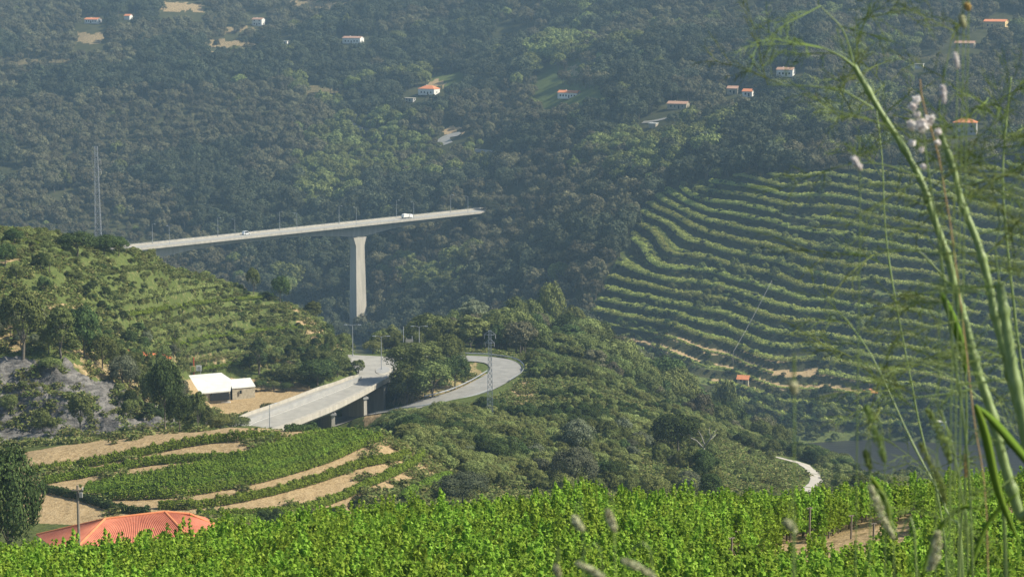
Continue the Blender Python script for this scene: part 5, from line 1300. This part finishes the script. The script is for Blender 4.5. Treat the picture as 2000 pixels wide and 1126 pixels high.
# grass and weeds on the open ground
def tuft(seed, n=60, h=.5, w_=.5, lf=.16):
    r = np.random.RandomState(seed); P_ = np.stack([r.randn(n) * w_ * .4, r.randn(n) * w_ * .4, r.rand(n) * h], 1)
    return leaves(P_, norm(r.randn(n, 3) * .6 + np.array([0, -.2, .7])), lf, r, 1.6)
M['grass'] = leafmat('grass_blades', (.1, .14, .035), (.17, .2, .06), (.3, .27, .11), objvar=.25)
gcol = proto_collection('grass_tuft', [(tuft(s0), None, M['grass']) for s0 in range(4)])
gp = zone_points(318, 665, 1.25, 36, lambda px, py, X, Y, Zp: (px > -200) & (px < 2200) & (fbm(X / 3, Y / 3, 2) > -.02) & ((Y > 400) | (px > 700) | (fbm(X / 5, Y / 5, 2) > .25)), .3)
k = np.ones(len(gp[0]), bool)
s_ = .8 + 1.6 * rs.rand(len(gp[0]))
scatter_object('grass', np.stack(gp[:3], 1), rs.randint(0, 4, len(s_)), np.stack([s_ * 1.3, s_ * 1.3, s_], 1), rs.rand(len(s_)) * 6.28, gcol)

# ================================================================== front vineyard
def vine_mesh(seed, n=560, h=1.75):
    r = np.random.RandomState(seed); Ps = []; Ns = []
    ns_ = r.randint(8, 11)
    for i in range(ns_):
        x0 = r.uniform(-.6, .6); y0 = r.uniform(-.2, .2); top = h * r.uniform(.72, 1.12) * (1.06 if i == 0 else 1); lean = r.uniform(-.22, .22), r.uniform(-.18, .18)
        m_ = n // ns_
        t = r.rand(m_) ** .8
        p_ = np.stack([x0 + lean[0] * t + r.randn(m_) * .16 * (1.15 - t), y0 + lean[1] * t + r.randn(m_) * .17 * (1.15 - t), .35 + (top - .35) * t], 1)
        Ps.append(p_); Ns.append(norm(np.stack([r.randn(m_) * .6, r.randn(m_) * .6 - .25, .75 + .3 * r.randn(m_)], 1)))
    P_ = np.concatenate(Ps); return leaves(P_, np.concatenate(Ns), .15, r, 1.0, .3)
def vine_stem(seed):
    r = random.Random(seed); x = r.uniform(-.1, .1)
    return trunkmesh([([(x, 0, -.2), (x + .05, .03, .35), (x - .04, 0, .8)], [.05, .04, .03]), ([(x - .04, 0, .78), (x + .3, 0, .95), (x + .6, 0, 1.0)], [.025, .02, .012]), ([(x - .04, 0, .78), (x - .3, 0, .95), (x - .6, 0, 1.0)], [.025, .02, .012])], 5)
vlib = [(np_mesh('foliage', *vine_mesh(700 + i), [M['vine']]), np_mesh('stem', *vine_stem(i), [M['bark']])) for i in range(8)]
vcol = bpy.data.collections.new('vine_plants')
for i in range(8):
    V, Q, mi = join([vine_mesh(700 + i), vine_stem(i)]); me = np_mesh('vine_mesh', V, Q, [M['vine'], M['bark']], mi); vcol.objects.link(bpy.data.objects.new(f'vine_{i:02d}', me))
r0 = hit(1450, 1095, 60, 125); r1 = hit(1780, 1025, 60, 125)
rd = Vector((.42, .907, 0)); rn = Vector((rd.y, -rd.x, 0))
GAP = [(1385, 1126), (1450, 1092), (1500, 1078), (1620, 1052), (1700, 1032), (1790, 1008), (1810, 1030), (1800, 1080), (1740, 1126), (1700, 1160), (1440, 1160)]
vp = []
for i in range(-60, 90):
    for j in range(0, 110):
        p = rn * (i * 1.9) + rd * (j * .92) + Vector((-30, 55, 0)); p.x += rnd.uniform(-.12, .12); p.y += rnd.uniform(-.25, .25)
        if not (64 < p.y < 124) or abs(p.x / p.y) > .3: continue
        p.z = float(zt(p.x, p.y)); x_, y_ = proj(p.x, p.y, p.z)
        g1 = inpoly([x_], [y_], GAP)[0] 
        if g1 and not (rnd.random() < (.32 if y_ > 1112 else .05)): continue
        if inpoly([x_], [y_], [(1880, 1010), (2000, 985), (2100, 1000), (2100, 1060), (1900, 1080)])[0] and rnd.random() < .6: continue
        hv = 1.0 + .12 * float(vnoise(np.array([p.x / 3]), np.array([p.y / 3]))[0]) + (.22 if 1080 < x_ < 1180 and p.y > 108 else 0)
        vp.append((p.y, p, x_, y_, hv * (rnd.uniform(.86, 1.12) + (.25 if rnd.random() < .12 else 0))))
vp.sort(key=lambda t: t[0])
rz0 = atan2(rd.y, rd.x)
inview = [v for v in vp if -10 < v[2] < 2010 and proj(v[1].x, v[1].y, v[1].z + 1.9 * v[4])[1] < 1116]
singles = set(id(v) for v in inview[:296])
for v in inview[:296]:
    a_, b_ = vlib[rnd.randrange(8)]
    r = empty('grapevine', v[1], rz0 + rnd.choice((0, pi)) + rnd.uniform(-.1, .1)); r.scale = (1, 1, v[4]); link('foliage', a_, r); link('stem', b_, r)
    sec = 'at the lower left corner under the red roof' if v[2] < 480 else 'at the bottom left of centre' if v[2] < 900 else 'at the bottom right of centre' if v[2] < 1400 else 'at the lower right around the bare soil strip'
    tag(r, f'bright green grapevine {sec}', 'grapevine', f'front grapevines {sec}')
rest = [v for v in vp if id(v) not in singles]
P_ = np.array([tuple(v[1]) for v in rest]); sc_ = np.array([(1, 1, v[4]) for v in rest])
scatter_object('vineyard_foliage', P_, rs.randint(0, 8, len(rest)), sc_, rz0 + rs.choice([0, pi], len(rest)), vcol)
tp = None
for x_, y0, y1, brace, lb in [(1580, 1084, 985, 0, 'tall bare trellis post standing at the left end of the soil strip'), (1662, 1052, 1003, 0, 'trellis post by the dark shaded row right of the tall bare post'), (1705, 1076, 1018, 0, 'trellis post in the middle of the bare soil strip'), (1790, 1092, 1026, 1, 'braced trellis post at the right end of the soil strip'), (1428, 1118, 1045, -1, 'braced trellis post at the left of the bare soil'), (1502, 1098, 1052, -1, 'shorter braced trellis post on the edge of bare soil'), (1365, 1104, 1028, 0, 'trellis post among the leaves left of the braced posts'), (104, 1150, 1086, 0, 'trellis post at the lower left corner'), (1134, 1150, 1075, 0, 'thin trellis post near the bottom centre'), (1957, 1120, 1052, 0, 'trellis post near the lower right corner'), (1664, 1120, 1080, -1, 'small braced post in front of the soil strip')]:
    b = hit(x_, y0, 60, 125); h_ = (y0 - y1) / F * b.y
    o = empty('trellis_post', b); MB().tube([(0, 0, -.3), (.01, 0, h_)], .045, 6).build('post', M['wood'], o)
    if brace: MB().tube([(0, 0, h_ * .72), (brace * h_ * .42, -.1, -.1)], .035, 5).build('brace', M['wood'], o)
    MB().box((0, 0, h_ * .98), (.3, .05, .05), .4).build('cross_piece', M['wood'], o)
    tag(o, lb, 'trellis post', 'trellis posts')

# ================================================================== plants right in front of the camera
def stalkmat():
    m, t, n, l = new_mat('ribbed_green_stalk'); tc = N(n, 'ShaderNodeTexCoord'); mp = N(n, 'ShaderNodeMapping'); mp.inputs['Scale'].default_value = (260, 260, 9); l.new(tc.outputs['Object'], mp.inputs[0])
    f = noise(n, l, 1.0, 5, mp.outputs[0]); f2 = noise(n, l, 14, 3, tc.outputs['Object'])
    c = mixc(n, l, f2, ramp(n, l, f, [(.3, (.09, .14, .03)), (.55, (.17, .25, .06)), (.75, (.3, .34, .14))]), (.2, .27, .08))
    b = N(n, 'ShaderNodeBsdfPrincipled'); l.new(c, b.inputs['Base Color']); b.inputs['Roughness'].default_value = .5
    bp = N(n, 'ShaderNodeBump'); bp.inputs['Distance'].default_value = .0006; l.new(f, bp.inputs['Height']); l.new(bp.outputs[0], b.inputs['Normal'])
    o = N(n, 'ShaderNodeOutputMaterial'); l.new(b.outputs[0], o.inputs[0]); return m
M['stalk'] = stalkmat()
M['stalk_plain'] = leafmat('stalk_green', (.15, .22, .06), (.2, .28, .075), trans=.1, objvar=.05, scale=6)
M['frond'] = leafmat('frond_green', (.17, .23, .07), (.24, .31, .1), trans=.35, objvar=.1)
M['blade'] = leafmat('blade_green', (.14, .24, .03), (.18, .29, .045), trans=.4, objvar=.05)
M['straw'] = leafmat('straw', (.5, .33, .12), (.6, .42, .2), trans=.2, objvar=.05)
M['flower'] = leafmat('petals', (.8, .7, .64), (.92, .88, .84), trans=.3, objvar=.05)
M['seedhead'] = leafmat('seed_head', (.42, .44, .24), (.6, .58, .38), trans=.3, objvar=.05)
def path(pts, Y0, Y1=None):
    Y1 = Y1 or Y0; n = len(pts); return [at(x, y, Y0 + (Y1 - Y0) * i / max(1, n - 1)) for i, (x, y) in enumerate(pts)]
def stalk_part(mb, pts, r0, r1, n=7):
    q = smooth_pts(pts, 12 if n > 5 else 5); rr = np.linspace(r0, r1, len(q))
    if n > 5:
        for k in range(0, len(q)): rr[k] *= 1 + .35 * math.exp(-((k % 17 - 8) / 1.3) ** 2) + .05 * sin(k * 1.7)
    mb.tube(q, list(rr), 14 if n > 5 else n); return q
def frond(mb, base, dirv, ln, r, depth_=0, rad=.0013):
    """feathery leaf: a thin rib with hair-like side threads"""
    d = dirv.normalized(); side = d.orthogonal().normalized(); pts = [base]; p = base.copy()
    sag = Vector((0, 0, -.25))
    for i in range(4):
        d = (d + Vector((r.uniform(-.15, .15), r.uniform(-.15, .15), r.uniform(-.1, .1))) + sag * .12).normalized(); p = p + d * ln / 4; pts.append(p.copy())
    mb.tube(pts, [rad, rad * .9, rad * .8, rad * .6, rad * .4], 3)
    if depth_ < 2:
        for i in range(1, 5):
            for s_ in range(2):
                dd = (d + Vector((r.uniform(-1, 1), r.uniform(-.8, .8), r.uniform(-.9, .9))) * .85).normalized()
                frond(mb, pts[i], dd, ln * r.uniform(.28, .5), r, depth_ + 1, rad * .62)
def fennel(label, main, Y0, Y1, r0, r1, branches, nf=12, seed=1, fl=.12):
    r = random.Random(seed); o0 = at(main[-1][0], main[-1][1], Y1); root = empty('fennel_plant', o0)
    g = Vector((o0.x + .02, o0.y, float(zt(o0.x, max(2.2, o0.y)))))
    P_ = path(main, Y0, Y1) + [g]
    mb = MB(); q = stalk_part(mb, [p - o0 for p in P_], r0, r1); mb.build('stem', M['stalk'], root, True)
    for bp_2, rb in branches:
        mb = MB(); qb = stalk_part(mb, [p - o0 for p in path(bp_2, Y0 + rnd.uniform(-.1, .1))], rb, rb * .35, 5); mb.build('branch', M['stalk'], root, True)
        mbf = MB()
        for k in range(2): frond(mbf, qb[-1 - k * 2], Vector((r.uniform(-1, 1), r.uniform(-1, .5), r.uniform(-.3, 1))), fl * r.uniform(.7, 1.2), r)
        for k in range(1): frond(mbf, qb[len(qb) // 2 + k], Vector((r.uniform(-1, 1), r.uniform(-1, 1), r.uniform(-.4, .8))), fl * .8, r)
        mbf.build('leaf', M['frond'], root)
    m_ = len(q)
    mbf = MB()
    for k in range(nf):
        p = q[int(m_ * .02 + r.random() * m_ * .7)]
        frond(mbf, p, Vector((r.choice((-1, 1)) * r.uniform(.4, 1), r.uniform(-.6, .6), r.uniform(-.5, .6))), fl * r.uniform(.8, 1.5), r)
    if nf: mbf.build('foliage', M['frond'], root)
    return tag(root, label, 'fennel plant', 'fennel plants in front of the camera')
fennel('tallest leaning fennel stalk forking at its top left, in front of the terraces', [(1668, 128), (1712, 205), (1762, 285), (1800, 355), (1822, 420), (1850, 500), (1870, 580), (1888, 640), (1908, 720), (1935, 800), (1960, 900), (1990, 1000), (2030, 1126)], 4.3, 4.0, .005, .0105,
       [([(1668, 130), (1645, 112), (1622, 100), (1602, 92)], .0028), ([(1668, 130), (1655, 80), (1640, 50), (1612, 22), (1598, 8)], .002), ([(1668, 130), (1674, 80), (1672, 40)], .0014), ([(1706, 212), (1670, 190), (1640, 176), (1580, 168), (1500, 165)], .0022), ([(1706, 212), (1665, 222), (1645, 238)], .0013), ([(1794, 345), (1740, 325), (1690, 318), (1640, 325)], .0016), ([(1790, 340), (1850, 372), (1880, 400)], .002), ([(1868, 570), (1820, 515), (1790, 490), (1740, 492), (1690, 500)], .0022), ([(1868, 570), (1800, 572), (1740, 578)], .0014), ([(1930, 790), (1870, 745), (1800, 712), (1760, 730)], .002), ([(1900, 760), (1840, 770), (1760, 780), (1700, 800)], .002)], 16, 3, .13)
fennel('second thick fennel stalk just right of the tallest one', [(1838, 262), (1862, 330), (1880, 400), (1908, 470), (1928, 540), (1945, 620), (1966, 700), (1988, 790), (2010, 860), (2050, 1126)], 4.1, 3.9, .0052, .0105,
       [([(1838, 265), (1870, 268), (1930, 262)], .0016), ([(1840, 268), (1835, 200), (1850, 120), (1862, 60)], .0015), ([(1862, 330), (1920, 310), (1990, 290)], .0015), ([(1885, 410), (1850, 372)], .0018), ([(1925, 540), (1980, 500), (2010, 470)], .0015), ([(1965, 700), (2000, 640)], .0015), ([(1885, 405), (1940, 350), (1990, 340)], .0013)], 12, 5, .11)
fennel('short thick fennel stalk rising behind the second one at the right edge', [(1952, 552), (1966, 640), (1982, 740), (2004, 860), (2030, 1126)], 3.7, 3.6, .0075, .011, [([(1952, 555), (1945, 480), (1960, 420)], .0015), ([(1954, 560), (1990, 520), (2030, 500)], .0015)], 8, 7, .1)
fennel('thin upright fennel stem at the right edge with hazy leaves', [(1975, 150), (1960, 300), (1962, 420), (1985, 640), (2040, 1126)], 5.2, 5.0, .0018, .004, [([(1965, 220), (1930, 190)], .001), ([(1962, 300), (2000, 250)], .001), ([(1962, 380), (1920, 350)], .001), ([(1970, 200), (1995, 160)], .001)], 12, 9, .12)
fennel('thin hazy fennel stem left of the flowers', [(1705, 170), (1722, 300), (1735, 500), (1790, 800), (1850, 1126)], 6.2, 5.8, .0013, .003, [([(1710, 200), (1680, 150)], .0009), ([(1715, 250), (1760, 210)], .0009), ([(1725, 350), (1690, 300)], .0009), ([(1715, 240), (1735, 120)], .0009)], 7, 11, .12)
fennel('low fennel stem with hazy fronds in the lower right', [(1650, 620), (1705, 700), (1780, 860), (1850, 1000), (1880, 1126)], 5.6, 5.2, .0013, .0035, [([(1700, 690), (1640, 700)], .001), ([(1740, 780), (1680, 800)], .001), ([(1800, 900), (1860, 850)], .001), ([(1830, 960), (1900, 900)], .001), ([(1720, 720), (1760, 640)], .001)], 12, 13, .12)
def ribbon(name, pts, Yd, wid, mat, label=None, cat=None, parent=None, o0=None, thick=.0006):
    q = smooth_pts([p - (o0 or Vector()) for p in path(pts, Yd)], 5); n = len(q); secs = []
    for i, p in enumerate(q):
        d = (q[min(i + 1, n - 1)] - q[max(0, i - 1)]).normalized(); s_ = Vector((d.z, .35, -d.x)).normalized(); t = i / (n - 1); w_ = wid * max(.08, sin(pi * min(1, .08 + t * .95)) ** .6) / 2
        secs.append([p - s_ * w_, p + Vector((0, -thick - w_ * .3, 0)), p + s_ * w_, p + Vector((0, thick - w_ * .3, 0))])
    return MB().sweep(secs).build(name, mat, parent, True)
for lab, main, Yd, r_2, bl in [('upright thin grass stem with a broad blade, in front of the river', [(1884, 690), (1888, 820), (1884, 960), (1874, 1126)], 4.4, .0018, [([(1838, 572), (1860, 620), (1880, 680), (1886, 730)], .018)]),
                               ('broad bent grass blades at the right edge', [(1905, 790), (1935, 900), (1965, 1126)], 3.6, .0022, [([(2030, 930), (1990, 880), (1940, 822), (1905, 790)], .016), ([(1905, 790), (1925, 850), (1950, 960), (1990, 1060)], .015)]),
                               ('hairy grass stem leaning over the vines, left of the river view', [(1688, 880), (1712, 960), (1752, 1040), (1790, 1126)], 3.4, .0012, [([(1700, 930), (1730, 980), (1738, 1050)], .01)]),
                               ('tall grass with narrow blades by the soil strip', [(1838, 800), (1862, 880), (1880, 980), (1890, 1126)], 3.8, .0014, [([(1800, 1126), (1830, 1040), (1880, 990), (1930, 1000)], .01), ([(1890, 1126), (1930, 1020), (1990, 960)], .01)])]:
    o0 = at(main[-1][0], main[-1][1], Yd); root = empty('grass_plant', o0); mb = MB(); stalk_part(mb, [p - o0 for p in path(main, Yd)] + [Vector((0.02, 0, float(zt(o0.x, 3.0)) - o0.z))], r_2, r_2 * 1.8, 5); mb.build('stem', M['stalk'], root, True)
    for b_, w_ in bl: ribbon('blade', b_, Yd - .05, w_, M['blade'], parent=root, o0=o0)
    tag(root, lab, 'grass plant')
def spike(name, pts, Yd, r_, mat, label, cat='seed head', n=420, stem_to=None, leafs=.004, group=None):
    """a soft grass head of many small grains on its own stem"""
    q = path(pts, Yd); o0 = q[-1].copy(); root = empty(name, o0)
    L_ = smooth_pts([p - o0 for p in q], 6); B = np.array([tuple(p) for p in L_]); t = rs.rand(n) * (len(B) - 1); i = t.astype(int); i = np.minimum(i, len(B) - 2); f_ = (t - i)[:, None]
    c = B[i] * (1 - f_) + B[i + 1] * f_; d = sphere_pts(n); rr = r_ * .85 * np.sin(pi * np.clip(t / (len(B) - 1) * .86 + .1, 0, 1)) ** .6
    V, Qd = leaves(c + d * (rr * rs.rand(n) ** .4)[:, None], norm(d + .4 * rs.randn(n, 3)), leafs, rs, 1.3); link('grains', np_mesh('grains', V, Qd, [mat]), root)
    gz = float(zt(o0.x, max(2.2, o0.y))) - o0.z
    x2 = (stem_to or 30) / F * Yd
    mb = MB(); stalk_part(mb, [L_[0], L_[-1], Vector((x2 * .3, 0, gz * .4)), Vector((x2, 0, gz))], .0006, .0013, 5); mb.build('stem', M['stalk'], root)
    return tag(root, label, cat, group)
SPK = [([(1548, 748), (1552, 764)], 2.3, .0055, 'seedhead', 'blurred beige seed head floating before the lower terraces'), ([(1535, 1018), (1552, 1036)], 2.6, .007, 'seedhead', 'pale blurred seed head above the bare soil strip'), ([(1120, 1010), (1138, 1034)], 2.6, .006, 'seedhead', 'small grass head over the vines near the photo centre bottom'),
       ([(1186, 996), (1200, 1036)], 2.6, .006, 'seedhead', 'upper pale grass head over the vines right of centre'), ([(1216, 1094), (1250, 1108), (1278, 1126)], 2.4, .005, 'seedhead', 'long pale grass spike lying low at the bottom edge'), ([(1128, 1098), (1160, 1116), (1180, 1126)], 2.4, .005, 'seedhead', 'grass spike at the bottom edge, left of the long one'), ([(1085, 1104), (1092, 1124)], 2.5, .004, 'seedhead', 'tiny grass head leftmost at the bottom edge'),
       ([(1692, 792), (1712, 850), (1728, 900)], 3.2, .009, 'frond', 'soft green grass spike in front of the river, left one'), ([(1812, 800), (1842, 858), (1856, 900)], 3.2, .009, 'frond', 'soft green grass spike right of the river view'), ([(1798, 864), (1830, 930), (1846, 980)], 3.1, .009, 'frond', 'soft green grass spike leaning beside the thin upright stem'), ([(1700, 950), (1720, 1000), (1745, 1050)], 3.0, .008, 'seedhead', 'pale green grass spike over the dark shaded vine row'), ([(1832, 1040), (1826, 1085), (1815, 1110)], 2.8, .009, 'seedhead', 'wide pale grass head at the lower right'), ([(1690, 880), (1700, 915)], 3.2, .006, 'frond', 'short green grass spike below the left river spike'),
       ([(1666, 308), (1680, 330)], 3.6, .007, 'flower', 'small white fluffy seed head left of the tall stalk'), ([(1866, 105), (1870, 132)], 3.4, .005, 'flower', 'pale flower spike right of the forked stalk top'), ([(1841, 168), (1843, 200)], 3.4, .006, 'flower', 'pale flower spike above the second thick stalk'), ([(1878, 30), (1882, 52)], 3.4, .006, 'seedhead', 'beige flower spike near the top edge'), ([(1888, 8), (1892, 18)], 3.4, .005, 'straw', 'tan bud at the very top edge'), ([(1887, 888), (1886, 930)], 4.0, .0035, 'straw', 'dry reddish spike on the thin upright stem')]
for pts_, Yd, r_2, mt, lb in SPK: spike('seed_head' if mt != 'flower' else 'flower_spike', pts_, Yd, r_2, M[mt], lb, 'seed head' if mt != 'flower' else 'flower')
# the cluster of pale flowers
fo = at(1808, 300, 3.7); fr_o = empty('flowering_plant', fo)
mb = MB(); stalk_part(mb, [at(1795, 190, 3.7) - fo, at(1800, 230, 3.7) - fo, Vector((0, 0, 0)), at(1850, 600, 3.7) - fo, at(1900, 1126, 3.7) - fo, Vector((.1, 0, float(zt(fo.x, 3.7)) - fo.z))], .001, .0025, 5); mb.build('stem', M['stalk'], fr_o)
for x_, y_, r_2 in [(1790, 195, .007), (1783, 210, .007), (1792, 225, .006), (1780, 245, .009), (1799, 246, .012), (1812, 236, .009), (1820, 230, .005), (1832, 258, .006), (1832, 278, .005), (1781, 280, .006), (1800, 292, .005), (1803, 325, .005)]:
    c_ = at(x_, y_, 3.7 + rnd.uniform(-.02, .02)) - fo; n = int(90 * (r_2 / .007) ** 2); d = sphere_pts(n); V, Qd = leaves(np.array(tuple(c_)) + d * (r_2 * rs.rand(n) ** .5)[:, None], norm(d + .5 * rs.randn(n, 3)), .005, rs, 1.1); link('flower', np_mesh('flower', V, Qd, [M['flower']]), fr_o)
tag(fr_o, 'cluster of pale pinkish white flowers between the two thick stalks', 'flower')
so_ = at(1862, 480, 3.9); st = empty('dry_stem', so_); mb = MB(); stalk_part(mb, [at(1797, 155, 3.9) - so_, at(1803, 200, 3.9) - so_, at(1832, 300, 3.9) - so_, at(1846, 380, 3.9) - so_, Vector((0, 0, 0)), at(1900, 800, 3.9) - so_, at(1930, 1126, 3.9) - so_, Vector((.1, 0, float(zt(so_.x, 3.9)) - so_.z))], .0013, .0012, 5); mb.build('stem', M['straw'], st); tag(st, 'thin dry straw coloured stem between the two thick stalks', 'dry stem')

finish_labels()

# ================================================================== the air
hm, t, n, l = new_mat('haze_air'); pv = N(n, 'ShaderNodeVolumePrincipled'); pv.inputs['Density'].default_value = .00012; pv.inputs['Color'].default_value = (.5, .78, 1.0, 1); pv.inputs['Anisotropy'].default_value = .1
o = N(n, 'ShaderNodeOutputMaterial'); l.new(pv.outputs[0], o.inputs['Volume'])
zmin = float(Z.min()) - 1; zmax = float(Z.max()) + 25
mb = MB(); mb.box((0, 1650, (zmin + zmax) / 2), (3200, 3500, zmax - zmin)); hz_ = mb.build('haze', hm); tag(hz_, kind='stuff')
